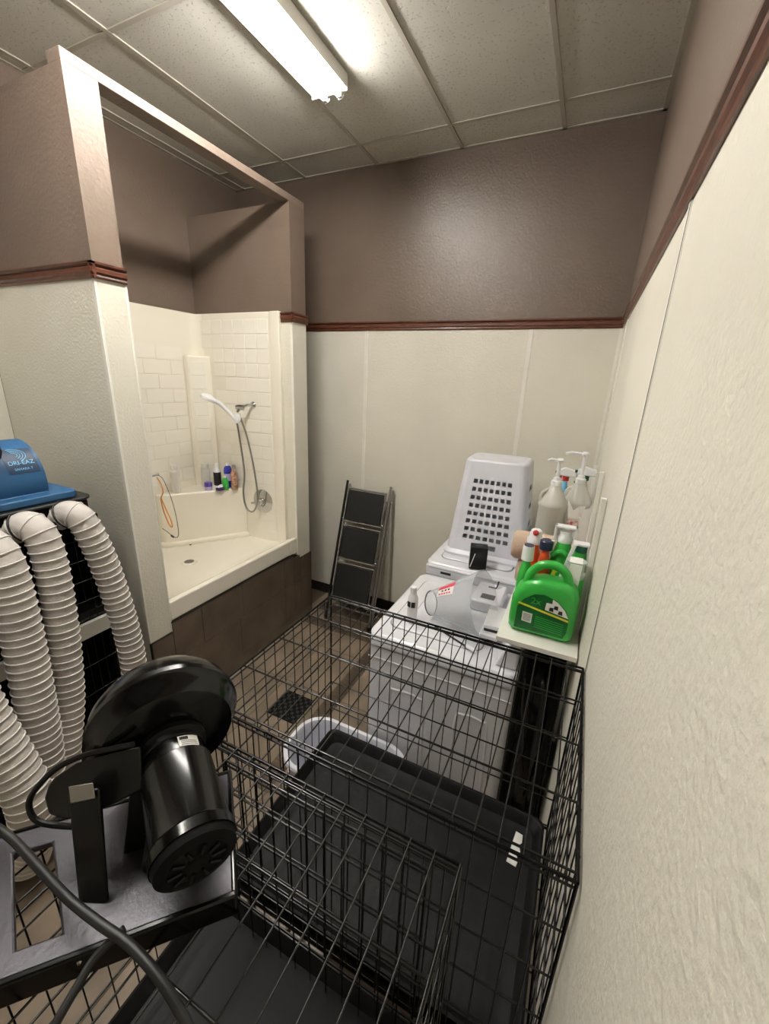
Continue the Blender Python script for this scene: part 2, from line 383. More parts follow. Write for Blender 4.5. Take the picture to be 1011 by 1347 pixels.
# corner column with a ledge and curved inside corner
cc = MB(); cc.prism([(IX, IY1), (IX, 2.405), (IX + .045, 2.415), (IX + .13, 2.515), (IX + .135, IY1)], .68, 2.165, Matrix.Identity(4)); cc.build('corner_column', 'fibre', sh, bevel=.012, seg=3)
cv = MB(); R = .07
arc = [(IX + R - R * math.cos(a), IY1 - R + R * math.sin(a)) for a in [PI / 2 * k / 6 for k in range(7)]]
cv.prism([(IX, IY1)] + arc[::-1], 2.16, ST - .004, Matrix.Identity(4)); cv.build('corner_cove', 'fibre', sh, smooth=60)
# seat
SZ = 1.13
st = MB(); st.prism([(IX, 2.02), (IX + .05, 2.03), (-2.925, 2.085), (-2.625, 2.535), (-2.60, IY1), (IX, IY1)], .68, SZ, Matrix.Identity(4)); st.build('seat', 'fibre', sh, bevel=.018, seg=4)
sd = MB(); sd.prism([(IX, 1.99), (-2.955, 2.02), (-2.905, 2.08), (-2.60, 2.53), (-2.575, IY1), (IX, IY1)], .69, .74, Matrix.Identity(4)); sd.build('seat_foot', 'fibre', sh, bevel=.02, seg=4)
# moulded tiles
def unit_tile(wd, ht): 
    o = MB().box(-wd / 2 + .0028, wd / 2 - .0028, -.0, .0032, -ht / 2 + .0028, ht / 2 - .0028).build('tile', 'fibre_tile', None, bevel=.0028, seg=1, loc=(0, 0, 0)); me = o.data
    # bake the small bevel into the shared mesh
    dg = bpy.context.evaluated_depsgraph_get(); me2 = bpy.data.meshes.new_from_object(o.evaluated_get(dg)); bpy.data.objects.remove(o); return me2
RH = .1035
bpy.context.view_layer.update()
tA, tB, tC = unit_tile(.112, RH), unit_tile(.224, RH), unit_tile(.112, RH)
sl = V(sh.location)
qY = Matrix.Rotation(PI, 3, 'Z').to_quaternion()       # faces -y
qX = Matrix.Rotation(-PI / 2, 3, 'Z').to_quaternion()  # faces +x
z = ST - .045 - RH / 2; row = 0
while z - RH / 2 > .74:
    wd = .112 if row < 4 else .224
    xr = -2.293; x = xr
    x0 = IX + (.075 if z > 2.2 else .14) if z > SZ else -2.57
    if row >= 4 and row % 2: 
        inst(tC, 'tile', sh, V((x - .056, IY1, z)) - sl, qY); x -= .112
    while x - wd > x0 - .03:
        inst(tA if wd < .2 else tB, 'tile', sh, V((x - wd / 2, IY1, z)) - sl, qY); x -= wd
    if z < 2.2:
        y = (2.40 if z > SZ else 2.0); off = .112 * (row % 2)
        if z - RH / 2 > SZ or z < SZ - .02:
            if off: inst(tC, 'tile', sh, V((IX, y - .056, z)) - sl, qX); y -= .112
            while y - .224 > IY0: inst(tB, 'tile', sh, V((IX, y - .112, z)) - sl, qX); y -= .224
            if y - .112 > IY0: inst(tC, 'tile', sh, V((IX, y - .056, z)) - sl, qX)
    if SZ < z - RH / 2 and z + RH / 2 < 2.17:
        dcol = V((.085, .10, 0)).normalized(); qq = Matrix.Rotation(math.atan2(dcol.y, dcol.x) + PI, 3, 'Z').to_quaternion()
        inst(tA, 'tile', sh, V((IX + .045 + .0425, 2.415 + .05, z)) - sl, qq)
    z -= RH; row += 1
# drain
dr = MB(); dr.lathe((-2.585, 1.925, .701), (0, 0, 1), [(.055, 0), (.055, .003), (.045, .005), (.0, .005)], 28, cap=False); d_ = dr.build('drain_ring', 'fibre_tile', sh)
dg_ = MB(); dg_.lathe((-2.585, 1.925, .7062), (0, 0, 1), [(.034, 0), (.034, .002), (0, .002)], 20, cap=False); dg_.build('drain_grate', 'steel', sh)
for k in range(7):
    a = k * PI / 3; r = .018 if k < 6 else 0
    MB().cyl((-2.585 + r * math.cos(a), 1.925 + r * math.sin(a), .708), (-2.585 + r * math.cos(a), 1.925 + r * math.sin(a), .7088), .005, seg=8).build('drain_hole', 'brown_cap', sh)
MB().lathe((-2.76, 2.09, .742), (0, 0, 1), [(.008, 0), (.008, .004), (0, .006)], 12, cap=False).build('plug', 'ink', sh)

# shower valve and hand shower
t = thing('shower_valve', (-2.44, IY1, 1.03), 'round chrome shower valve plate on the moulded tile wall', 'valve')
MB().lathe((-2.418, IY1 - .002, 1.045), (0, -1, 0), [(.098, 0), (.098, .006), (.078, .015), (.036, .022)], 32).build('escutcheon', 'chrome', t)
MB().lathe((-2.418, IY1 - .022, 1.045), (0, -1, 0), [(.028, 0), (.026, .03), (.02, .045)], 20).build('knob', 'chrome', t)
MB().cyl((-2.418, IY1 - .057, 1.045), (-2.49, IY1 - .062, 1.03), .011, .007).build('lever', 'chrome', t)
t = thing('hand_shower', (-2.49, IY1, 1.0), 'white hand shower on chrome arm with looping grey metal hose', 'shower head')
MB().lathe((-2.47, IY1 - .002, 1.815), (0, -1, 0), [(.026, 0), (.026, .004), (.013, .014)], 20).build('wall_flange', 'chrome', t)
MB().tube(smooth_path([(-2.47, IY1 - .01, 1.815), (-2.48, 2.50, 1.815), (-2.50, 2.45, 1.79), (-2.505, 2.42, 1.765)], 4), .011, 10).build('arm', 'chrome', t)
MB().lathe((-2.50, 2.445, 1.80), (-.7, -.3, 0), [(.02, -.03), (.022, 0), (.016, .03)], 14).build('swivel', 'chrome', t)
hb = (-2.50, 2.415, 1.715)
MB().lathe(hb, (.1, .05, 1), [(.016, -.03), (.024, -.01), (.024, .02), (.016, .04)], 16).build('holder', 'white_plastic', t)
hd = MB(); hd.tube(smooth_path([(-2.505, 2.41, 1.70), (-2.545, 2.375, 1.765), (-2.58, 2.33, 1.825), (-2.605, 2.29, 1.85)], 5), .015, 12, rf=lambda s: .012 + .006 * s); hd.build('handle', 'white_plastic', t)
MB().lathe((-2.63, 2.275, 1.878), (-.30, -.25, -.85), [(.014, -.014), (.042, -.004), (.052, .010), (.052, .024), (.042, .029)], 24).build('spray_head', 'white_plastic', t)
MB().lathe((-2.637, 2.268, 1.8545), (-.30, -.25, -.85), [(.034, 0), (.034, .003)], 20).build('spray_face', 'grey_plastic', t)
MB().tube(smooth_path([(-2.505, 2.41, 1.69), (-2.505, 2.43, 1.55), (-2.50, 2.45, 1.30), (-2.535, 2.46, 1.12), (-2.52, 2.465, 1.0), (-2.47, 2.47, .965), (-2.42, 2.47, 1.01), (-2.395, 2.47, 1.12), (-2.42, 2.47, 1.35), (-2.46, 2.46, 1.58), (-2.485, 2.44, 1.70), (-2.495, 2.43, 1.755)], 8), .0075, 10).build('hose', 'steel', t)

# bottles on the seat
def lathe_thing(name, x, y, z, prof, mt, label, cat, parts=(), group=None, seg=24, sy=1):
    t = thing(name, (x, y, z), label, cat, group)
    MB().lathe((x, y, z), (0, 0, 1), prof, seg, sy=sy).build('body', mt, t)
    for nm, pm, pr, ps in parts: MB().lathe((x, y, z), (0, 0, 1), pr, seg, sy=ps).build(nm, pm, t)
    return t
sz = SZ + .0005
lathe_thing('bottle', -2.925, 2.15, sz, [(.030, 0), (.033, .006), (.033, .17), (.022, .185)], 'clear_bottle', 'tall cloudy clear bottle at the left end of the shower seat', 'bottle', [('cap', 'clear_bottle', [(.024, .186), (.025, .215), (.022, .218)], 1)])
lathe_thing('bottle', -2.90, 2.42, sz, [(.030, 0), (.034, .006), (.034, .15), (.028, .16)], 'clear_bottle', 'cloudy white bottle behind the purple lidded jar in the shower', 'bottle', [('cap', 'milky', [(.030, .161), (.030, .19), (.026, .195)], 1)])
lathe_thing('jar', -2.795, 2.345, sz, [(.026, 0), (.029, .004), (.029, .03)], 'lavender', 'small round jar with purple lid on the shower seat', 'jar', [('lid', 'purple', [(.031, .031), (.031, .062), (.028, .065)], 1)])
lathe_thing('bottle', -2.80, 2.45, sz, [(.026, 0), (.029, .006), (.029, .14), (.016, .165)], 'white_plastic', 'white shampoo bottle with black label on the shower seat', 'bottle', [('label_band', 'ink', [(.0295, .02), (.0295, .13)], 1), ('cap', 'white_plastic', [(.014, .166), (.013, .195), (.01, .2)], 1)])
lathe_thing('bottle', -2.725, 2.495, sz, [(.028, 0), (.036, .01), (.037, .15), (.03, .175), (.014, .185)], 'shampoo_blue', 'blue shampoo bottle with white cap on the shower seat', 'bottle', [('label_band', 'lavender', [(.0378, .06), (.0378, .12)], .7), ('cap', 'white_plastic', [(.014, .186), (.013, .208)], 1)], sy=.7)
lathe_thing('bottle', -2.70, 2.435, sz, [(.022, 0), (.025, .006), (.025, .075), (.01, .10)], 'green', 'short green bottle in front of the blue shampoo bottle', 'bottle', [('cap', 'white_plastic', [(.01, .101), (.01, .112)], 1)])
lathe_thing('bottle', -2.648, 2.485, sz, [(.024, 0), (.03, .008), (.031, .13), (.02, .16), (.012, .17)], 'print_mix', 'floral printed bottle at the right end of the shower seat', 'bottle', [('cap', 'grey_plastic', [(.015, .171), (.015, .2)], 1)], sy=.75)
t = thing('scrub_brush', (-2.745, 2.39, sz), 'dark purple scrub brush with white grip on the seat edge', 'brush')
MB().lathe((-2.716, 2.398, sz), (0, 0, 1), [(.036, 0), (.046, .008), (.044, .018), (.02, .024)], 24, sy=.7).build('bristle_pad', 'dark_purple', t)
MB().lathe((-2.716, 2.398, sz + .0245), (.3, -.1, 1), [(.030, 0), (.030, .010), (.014, .02)], 20, sy=.5).build('grip', 'white_plastic', t)

# leads hanging on the near stall wall
t = thing('dog_lead', (-2.14, 1.46, 1.17), 'orange slip lead hanging inside the shower entrance', 'lead')
MB().tube(smooth_path([(-2.163, 1.455, 1.49), (-2.150, 1.462, 1.46), (-2.138, 1.462, 1.41), (-2.162, 1.462, 1.365), (-2.15, 1.462, 1.29), (-2.12, 1.462, 1.225), (-2.098, 1.462, 1.215), (-2.10, 1.462, 1.25), (-2.13, 1.462, 1.31), (-2.160, 1.462, 1.37)], 6), .0035, 8).build('cord', 'leash_orange', t)
MB().cyl((-2.165, 1.40, 1.50), (-2.165, 1.47, 1.505), .005).build('hook', 'grey_plastic', t)
t = thing('dog_lead', (-2.10, 1.47, 1.13), 'thin grey lead with black slide hanging beside the orange lead', 'lead')
MB().tube(smooth_path([(-2.170, 1.458, 1.505), (-2.140, 1.47, 1.485), (-2.10, 1.47, 1.41), (-2.075, 1.47, 1.33), (-2.062, 1.47, 1.23), (-2.068, 1.47, 1.165), (-2.10, 1.47, 1.15), (-2.15, 1.465, 1.175), (-2.18, 1.46, 1.19)], 6), .002, 6).build('cord', 'leash_grey', t)
MB().tube([(-2.122, 1.466, 1.158), (-2.105, 1.47, 1.148)], .005, 8).build('slide', 'ink', t)

# ------------------------------------------------------------------ step ladder leaning on the back wall
t = thing('step_ladder', (-1.70, 2.88, 0), 'folded three step ladder with black treads leaning on the back wall', 'ladder')
top, bot = V((0, 3.06, 1.17)), V((0, 2.72, .0))
def lp(x, s, off=0):   # s = 0 at the foot, 1 at the top
    p = bot.lerp(top, s); return V((x, p.y + off * .96, p.z + off * .28))
for x in (-1.915, -1.485):
    MB().tube([lp(x, .012), lp(x + .008 if x < -1.7 else x - .004, 1.02)], .011, 10).build('rail', 'black_metal' if x < -1.7 else 'steel', t)
for x in (-1.895, -1.475):
    MB().tube([lp(x, .01, .03) , lp(x, .985, .03)], .009, 10).build('rear_leg', 'steel', t)
for k, (s0, s1) in enumerate(((.74, .975), (.47, .71), (.18, .44))):
    a, b_ = lp(-1.875, s0, -.02), lp(-1.515, s0, -.02); c, d = lp(-1.515, s1, -.02), lp(-1.875, s1, -.02)
    up = (c - b_).normalized(); m4 = basis(a, (1, 0, 0), up)
    h = (c - b_).length; ww = .36
    tr = MB(); tr.prism([(0.012, .012), (ww - .012, .012), (ww - .012, h - .012), (.012, h - .012)], -.008, .010, m4); trd = tr.build('tread', 'tread', t, bevel=.004)
    MB().tube([m4 @ V(p) for p in ((0, 0, 0), (ww, 0, 0), (ww, h, 0), (0, h, 0))], .010, 8, closed=True).build('tread_frame', 'steel', trd)
    for xx in (-.008, ww + .008): MB().lathe(m4 @ V((xx, .02, 0)), (0, -1, 0), [(.009, -.004), (.009, .008), (.004, .012)], 10).build('rivet', 'chrome', trd)
for z in (.10, .5, .9):
    MB().tube([lp(-1.91, z, .02), lp(-1.46, z, .02)], .007, 8).build('crossbar', 'steel', t)
for x in (-1.915, -1.485): MB().lathe((x, 2.72, 0), (0, 0, 1), [(.014, 0), (.014, .035)], 12).build('rubber_foot', 'black', t)

# ------------------------------------------------------------------ washing machines
def rr(x0, x1, y0, y1, r, n=5):
    out = []
    for cx, cy, a0 in ((x1 - r, y0 + r, -PI / 2), (x1 - r, y1 - r, 0), (x0 + r, y1 - r, PI / 2), (x0 + r, y0 + r, PI)):
        out += [(cx + r * math.cos(a0 + PI / 2 * k / n), cy + r * math.sin(a0 + PI / 2 * k / n)) for k in range(n + 1)]
    return out
I4 = Matrix.Identity(4)
def machine(y0, y1, ztop, label, name):
    t = thing(name, (-.53, (y0 + y1) / 2, 0), label, name.replace('_', ' '))
    x0, x1 = -.865, -.195
    mb = MB(); mb.prism(rr(x0, x1, y0, y1, .035), .02, ztop - .055, I4); mb.build('cabinet', 'white_enamel', t, bevel=.006)
    mb = MB()
    sec = lambda dx, z: [V((p[0], p[1], z)) for p in rr(x0 - .005 + dx, x1 + .003 - dx * .3, y0 - .005 + dx, y1 + .005 - dx, .05)]
    mb.rings([sec(0, ztop - .055), sec(0, ztop - .016), sec(.006, ztop - .004), sec(.018, ztop)]); mb.build('top_deck', 'white_enamel', t, smooth=50)
    ld = MB(); ld.prism(rr(x0 + .06, x1 - .17, y0 + .09, y1 - .09, .05), ztop - .003, ztop + .007, I4); l = ld.build('lid', 'white_enamel', t, bevel=.005)
    MB().prism(rr(x0 + .055, x1 - .165, y0 + .085, y1 - .085, .05), ztop - .002, ztop + .0012, I4).build('lid_seam', 'grey_plastic', t)
    hp = MB(); hp.prism(rr(x0 + .10, x0 + .135, (y0 + y1) / 2 - .09, (y0 + y1) / 2 + .09, .015), ztop + .007, ztop + .011, I4); hp.build('finger_grip', 'white_enamel', l)
    for zz in (0,): 
        for xx in (x0 + .06, x1 - .06):
            for yy in (y0 + .06, y1 - .06): MB().lathe((xx, yy, 0), (0, 0, 1), [(.02, 0), (.02, .022)], 12).build('foot', 'black', t)
    return t
wm = machine(1.485, 2.20, .93, 'white washing machine nearer the camera beside the wire crate', 'washing_machine')
for xa, xb in ((-.74, -.56), (-.42, -.27)):                 # pressed side panel of the near flank
    MB().tube(smooth_path([(xa, 1.486, .12), (xa, 1.486, .60), (xa + .03, 1.486, .66), (xb - .04, 1.486, .66), (xb - .01, 1.486, .60), (xb, 1.486, .12)], 4), .0065, 6).build('pressed_rib', 'white_enamel', wm)
MB().prism(rr(-.855, -.205, 1.482, 1.487, .002), .862, .868, I4).build('deck_shadow_gap', 'grey_plastic', wm)
box('side_seam', 'white_enamel', (-.86, -.20, 1.4815, 1.486, .80, .806), wm, bevel=.001)
wd = machine(2.26, 2.975, .985, 'white clothes dryer against the back wall under the upturned basket', 'clothes_dryer')
box('front_fascia', 'white_enamel', (-.862, -.21, 2.246, 2.262, .90, .968), wd, bevel=.006)
box('recess_grille', 'ink', (-.765, -.70, 2.2435, 2.2462, .925, .94), wd, bevel=.001)
box('fascia_seam', 'grey_plastic', (-.84, -.25, 2.2445, 2.2462, .952, .955), wd)
MB().lathe((-.868, 2.40, .90), (-1, 0, .1), [(.025, 0), (.025, .01), (.018, .014)], 16).build('side_button', 'ink', wd)
# control console of the washer, under the shelf
cn = MB(); cn.prism([(-.296, .931), (-.20, .931), (-.20, 1.085), (-.235, 1.085)], 1.52, 2.17, basis((0, 0, 0), (1, 0, 0), (0, 0, 1), (0, 1, 0))); cn.build('console', 'white_enamel', wm, bevel=.012, seg=3)

# things on the washer
def label_patch(mb_o, r): pass
t = lathe_thing('bottle', -.714, 1.645, .938, [(.022, 0), (.025, .005), (.025, .13), (.014, .155)], 'white_plastic', 'small white bottle with black square labels on the washer', 'bottle', [('cap', 'white_plastic', [(.015, .156), (.015, .185), (.012, .188)], 1)])
for a in (-1.15, -2.0):
    m4 = basis((-.714 + .0256 * math.cos(a), 1.645 + .0256 * math.sin(a), 1.042), (-math.sin(a), math.cos(a), 0), (0, 0, 1))
    MB().prism([(-.009, -.014), (.009, -.014), (.009, .014), (-.009, .014)], -.001, .001, m4).build('label_square', 'ink', t)
t = thing('cardboard_box', (-.56, 2.32, .985), 'black cardboard box standing at the front of the dryer', 'box')
mq = Matrix.Translation((-.562, 2.315, .993)) @ Matrix.Rotation(.25, 4, 'Z')
MB().box(-.05, .05, -.04, .04, 0, .135, mq).build('carton', 'black', t, bevel=.003)
MB().prism(rr(-.022, .022, -.018, .018, .008), .1355, .1362, mq).build('embossed_mark', 'grey_crinkle', t)
MB().box(-.047, -.043, -.041, -.0398, .0, .09, mq @ Matrix.Rotation(.25, 4, 'Y')).build('printed_stripe', 'paper', t)

# clear cone collar
t = thing('cone_collar', (-.53, 1.74, .938), 'clear plastic recovery cone with pink sticker lying on the washer', 'cone collar')
A, B = V((-.655, 1.745, 1.006)), V((-.392, 1.712, 1.094)); ax = (B - A).normalized(); L_ = (B - A).length
_, cu_, cv_ = MB().frame(ax)
def cone_pt(s, a, r=0): return A + ax * (L_ * s) + (cu_ * math.cos(a) + cv_ * math.sin(a)) * ((.058 + .097 * s) + r)
mb = MB(); n = 40; R0 = [[cone_pt(s, 2 * PI * j / n) for j in range(n)] for s in (0, .25, .5, .75, 1)]; R1 = [[cone_pt(s, 2 * PI * j / n, -.0012) for j in range(n)] for s in (1, .75, .5, .25, 0)]
mb.rings(R0 + R1 + [R0[0]], cap=False); mb.build('cone', 'clear', t, smooth=60)
MB().tube([cone_pt(0, 2 * PI * j / 32, .001) for j in range(32)], .0028, 8, closed=True).build('neck_trim', 'ink', t)
best = max(range(360), key=lambda d: (cone_pt(.5, math.radians(d)) - cone_pt(.5, math.radians(d + 180))).dot(V((.0, -.55, .83))))
a0 = math.radians(best)
def patch(name, mt, s0, s1, d0, d1, r, par):
    mb = MB(); g = [[cone_pt(s0 + (s1 - s0) * i / 3, a0 + d0 + (d1 - d0) * j / 6, r) for j in range(7)] for i in range(4)]
    h = [[cone_pt(s0 + (s1 - s0) * i / 3, a0 + d0 + (d1 - d0) * j / 6, r + .0006) for j in range(7)] for i in range(4)]
    vs = [p for r_ in g for p in r_] + [p for r_ in h for p in r_]; fs = []
    for i in range(3):
        for j in range(6):
            k = i * 7 + j; fs += [(k, k + 1, k + 8, k + 7), (28 + k, 28 + k + 7, 28 + k + 8, 28 + k + 1)]
    return mb.add(vs, fs).build(name, mt, par)
sgn = 1 if (cone_pt(.5, a0 + .3) - cone_pt(.5, a0)).z > 0 else -1
stk = patch('sticker', 'paper', .28, .62, -.18 * sgn, .42 * sgn, .001, t)
patch('sticker_band', 'pink', .28, .62, .18 * sgn, .42 * sgn, .0018, stk)
for q in range(3): patch('sticker_print', 'ink', .36 + q * .07, .40 + q * .07, .03 * sgn, .11 * sgn, .0018, stk)
for q in range(5): patch('sticker_print', 'pink', .31 + q * .055, .345 + q * .055, -.12 * sgn, -.05 * sgn, .0018, stk)

# flat trays beside the cone
def small_tray(x0, x1, y0, y1, z, rz, label):
    t = thing('storage_tray', ((x0 + x1) / 2, (y0 + y1) / 2, z), label, 'tray', None)
    m4 = Matrix.Translation(((x0 + x1) / 2, (y0 + y1) / 2, z)) @ Matrix.Rotation(rz, 4, 'Z'); a, b_ = (x1 - x0) / 2, (y1 - y0) / 2
    MB().box(-a, a, -b_, b_, 0, .014, m4).build('base', 'ink', t, bevel=.002)
    MB().box(-a - .003, a + .003, -b_ - .003, b_ + .003, .0145, .034, m4).build('lid', 'white_plastic', t, bevel=.003)
    return t
small_tray(-.385, -.308, 1.66, 1.86, .938, -.05, 'lower flat white box with black base beside the cone')
small_tray(-.383, -.306, 1.69, 1.87, .973, .04, 'upper flat white box stacked beside the cone')
t = thing('clipper_case', (-.40, 1.99, .938), 'grey plastic case with black label under the cone mouth', 'case')
box('case_body', 'white_enamel', (-.50, -.345, 1.90, 2.13, .938, 1.0), t, bevel=.012, seg=3)
box('label_plate', 'ink', (-.455, -.385, 1.935, 1.985, 1.0005, 1.002), t)
MB().tube([(-.44, 2.07, 1.003), (-.40, 2.07, 1.003), (-.395, 2.08, 1.02), (-.395, 2.1, 1.03)], .004, 8).build('latch', 'ink', t)
t = thing('brush_wand', (-.47, 1.70, .938), 'thin black wand with a white tip lying on the washer', 'brush')
MB().tube([(-.60, 1.655, .943), (-.43, 1.575, .943)], .004, 8).build('rod', 'ink', t)
MB().lathe((-.43, 1.575, .947), (.17, -.08, 0), [(.007, 0), (.009, .008), (.009, .045), (.005, .055)], 12).build('tip', 'white_plastic', t)

# ------------------------------------------------------------------ upturned laundry basket on the dryer
t = thing('laundry_basket', (-.56, 2.62, .992), 'white laundry basket turned upside down on the dryer', 'basket')
BX0, BX1, BY0, BY1, BZ0, BZ1 = -.80, -.315, 2.44, 2.86, .994, 1.60
def bsec(s, r=.05, out=0):     # s 0 bottom (rim) .. 1 top (base); tapers
    k = .055 * s - out
    return rr(BX0 + k, BX1 - k, BY0 + k, BY1 - k, r, 4)
# pierced front wall is built as a lattice, others as panels
def fpt(u, v, off=0):          # front face, u 0..1 across, v 0..1 up
    k = .055 * v
    return V((BX0 + k + .045 + (BX1 - BX0 - 2 * k - .09) * u, BY0 + k - off, BZ0 + .03 + (BZ1 - BZ0 - .035) * v))
def lattice(pt, us, vs, holes, th=.003):
    mb = MB()
    P = [[pt(u, v, 0) for u in us] for v in vs]; Q = [[pt(u, v, -th) for u in us] for v in vs]
    nu, nv = len(us), len(vs); base = [p for r in P for p in r] + [p for r in Q for p in r]; K = nu * nv; fs = []
    solid = lambda i, j: 0 <= i < nv - 1 and 0 <= j < nu - 1 and not holes(i, j)
    for i in range(nv - 1):
        for j in range(nu - 1):
            if holes(i, j): continue
            a, b_, c, d = i * nu + j, i * nu + j + 1, (i + 1) * nu + j + 1, (i + 1) * nu + j
            fs += [(a, b_, c, d), (d + K, c + K, b_ + K, a + K)]
            for (p, q, ii, jj) in ((a, b_, i - 1, j), (b_, c, i, j + 1), (c, d, i + 1, j), (d, a, i, j - 1)):
                if not solid(ii, jj): fs.append((q, p, p + K, q + K))
    return mb.add(base, fs)
NC, NR = 7, 8
us = [0]; [us.extend([.12 + i * .111, .12 + i * .111 + .076]) for i in range(NC)]; us.append(1.0)
vs = [0, .055, .11]; [vs.extend([.15 + i * .0885, .15 + i * .0885 + .046]) for i in range(NR)]; vs.append(1.0)
def holes(i, j):
    if i == 1: return 5 <= j <= 10
    return i >= 3 and (i - 3) % 2 == 0 and i < 3 + 2 * NR and j % 2 == 1
lattice(fpt, us, vs, holes).build('pierced_side', 'basket', t, smooth=0)
def bpt(u, v, off=0):
    k = .055 * v; return V((BX0 + k + .045 + (BX1 - BX0 - 2 * k - .09) * u, BY1 - k + off, BZ0 + .03 + (BZ1 - BZ0 - .035) * v))
lattice(bpt, [0, .5, 1], [0, .5, 1], lambda i, j: False).build('rear_side', 'basket', t, smooth=0)
for sx in (0, 1):
    def spt(u, v, off=0, sx=sx):
        k = .055 * v; xx = BX0 + k - off if sx == 0 else BX1 - k + off
        return V((xx, BY0 + k + .045 + (BY1 - BY0 - 2 * k - .09) * u, BZ0 + .03 + (BZ1 - BZ0 - .035) * v))
    us2 = [0, .3, .7, 1]
    lattice(spt, us2, [0, .3, .36, .5, .56, .7, .76, 1.0], lambda i, j: j == 1 and i in (1, 3, 5)).build('side_wall', 'basket', t, smooth=0)
mb = MB()
for (cx, cy, a0_) in ((1, 0, -PI / 2), (1, 1, 0), (0, 1, PI / 2), (0, 0, PI)):
    G = []
    for s in (0, .5, 1):
        k = .055 * s; x_ = (BX1 - k - .045) if cx else (BX0 + k + .045); y_ = (BY1 - k - .045) if cy else (BY0 + k + .045); z_ = BZ0 + .03 + (BZ1 - BZ0 - .035) * s
        G.append([V((x_ + rr_ * math.cos(a0_ + PI / 2 * q / 5), y_ + rr_ * math.sin(a0_ + PI / 2 * q / 5), z_)) for rr_, qs in ((.045, range(6)), (.042, range(5, -1, -1))) for q in qs])
    mb.rings(G)
mb.build('rounded_corners', 'basket', t, smooth=60)
mb = MB(); f = lambda k, z, r=.055: [V((p[0], p[1], z)) for p in rr(BX0 + .055 + k, BX1 - .055 - k, BY0 + .055 + k, BY1 - .055 - k, r)]
mb.rings([f(0, BZ1 - .02), f(0, BZ1 - .006), f(.006, BZ1 + .004), f(.02, BZ1 + .006), f(.035, BZ1 + .001), f(.05, BZ1 - .002)]); mb.build('base_plate', 'basket', t, smooth=60)
mb = MB(); g = lambda k, z: [V((p[0], p[1], z)) for p in rr(BX0 - k, BX1 + k, BY0 - k, BY1 + k, .06)]
mb.rings([g(.022, BZ0), g(.022, BZ0 + .012), g(.002, BZ0 + .032), g(-.003, BZ0 + .032), g(-.006, BZ0), g(.022, BZ0)], cap=False); mb.build('rim', 'basket', t, smooth=40)

# laundry basket on the floor
t = thing('laundry_basket', (-.88, 1.30, 0), 'white laundry basket standing on the floor behind the wire crate', 'basket')
mb = MB(); g = lambda k, z: [V((p[0], p[1], z)) for p in rr(-1.17 + k, -.585 - k, 1.13 + k, 1.462 - k, .13 - k * .6, 8)]
mb.rings([g(.05, .0), g(.05, .01), g(.012, .33), g(0, .338), g(-.003, .352), g(.003, .362), g(.02, .362), g(.024, .35), g(.026, .33), g(.06, .012), g(.06, .012)], cap=True)
mb.build('tub', 'basket', t, smooth=50)
for xx in (-.93,):
    box('handle_slot', 'grey_plastic', (-.93, -.80, 1.43, 1.4335, .305, .328), t, bevel=.002)
for k in range(9):
    box('wall_slot', 'grey_plastic', (-1.08 + k * .052, -1.055 + k * .052, 1.423, 1.4275, .16, .27), t)
for k in range(3):
    box('wall_slot', 'grey_plastic', (-1.1495, -1.144, 1.24 + k * .05, 1.262 + k * .05, .16, .29), t)

# ------------------------------------------------------------------ wall shelf
SHZ = 1.155
t = thing('wall_shelf', (-.14, 2.2, SHZ), 'white board shelf on slotted wall strips above the washers', 'shelf')
box('board', 'white_paint', (-.286, -.008, 1.39, 3.05, SHZ - .019, SHZ), t, bevel=.001)
for y, zt in ((1.60, 1.68), (2.02, 1.70), (2.40, 1.63), (2.80, 1.60)):
    sd = box('slotted_strip', 'white_paint', (-.024, -.0065, y - .012, y + .012, .60, zt), t, bevel=.002)
    box('slot_row', 'grey_plastic', (-.0245, -.0238, y - .003, y + .003, .62, zt - .01), sd)
    br = MB(); br.prism([(-.02, SHZ - .0195), (-.26, SHZ - .0195), (-.26, SHZ - .03), (-.02, SHZ - .07)], y - .006, y + .006, basis((0, 0, 0), (1, 0, 0), (0, 0, 1), (0, 1, 0))); br.build('bracket', 'white_paint', t)

# black ducting behind the washer
t = thing('duct_hose', (-.10, 1.75, .2), 'black flexible ducting hanging behind the washer', 'duct')
mb = MB(); pts = smooth_path([(-.10, 2.1, .90), (-.115, 1.85, .93), (-.105, 1.62, .86), (-.10, 1.555, .68), (-.10, 1.57, .45), (-.105, 1.62, .25), (-.10, 1.72, .09)], 8)
mb.tube(pts, .065, 14, rf=lambda s: .068 + .006 * math.sin(s * 150)); mb.build('duct', 'black_gloss', t, smooth=50)
MB().tube(smooth_path([(-.165, 1.50, .93), (-.155, 1.475, .80), (-.13, 1.47, .62), (-.145, 1.47, .50), (-.12, 1.468, .42)], 6), .004, 8).build('cable', 'cord', t)
MB().tube(smooth_path([(-.045, 1.52, 1.10), (-.045, 1.50, .8), (-.05, 1.49, .5), (-.05, 1.49, .1)], 6), .014, 10).build('drain_pipe', 'black_matte', t)

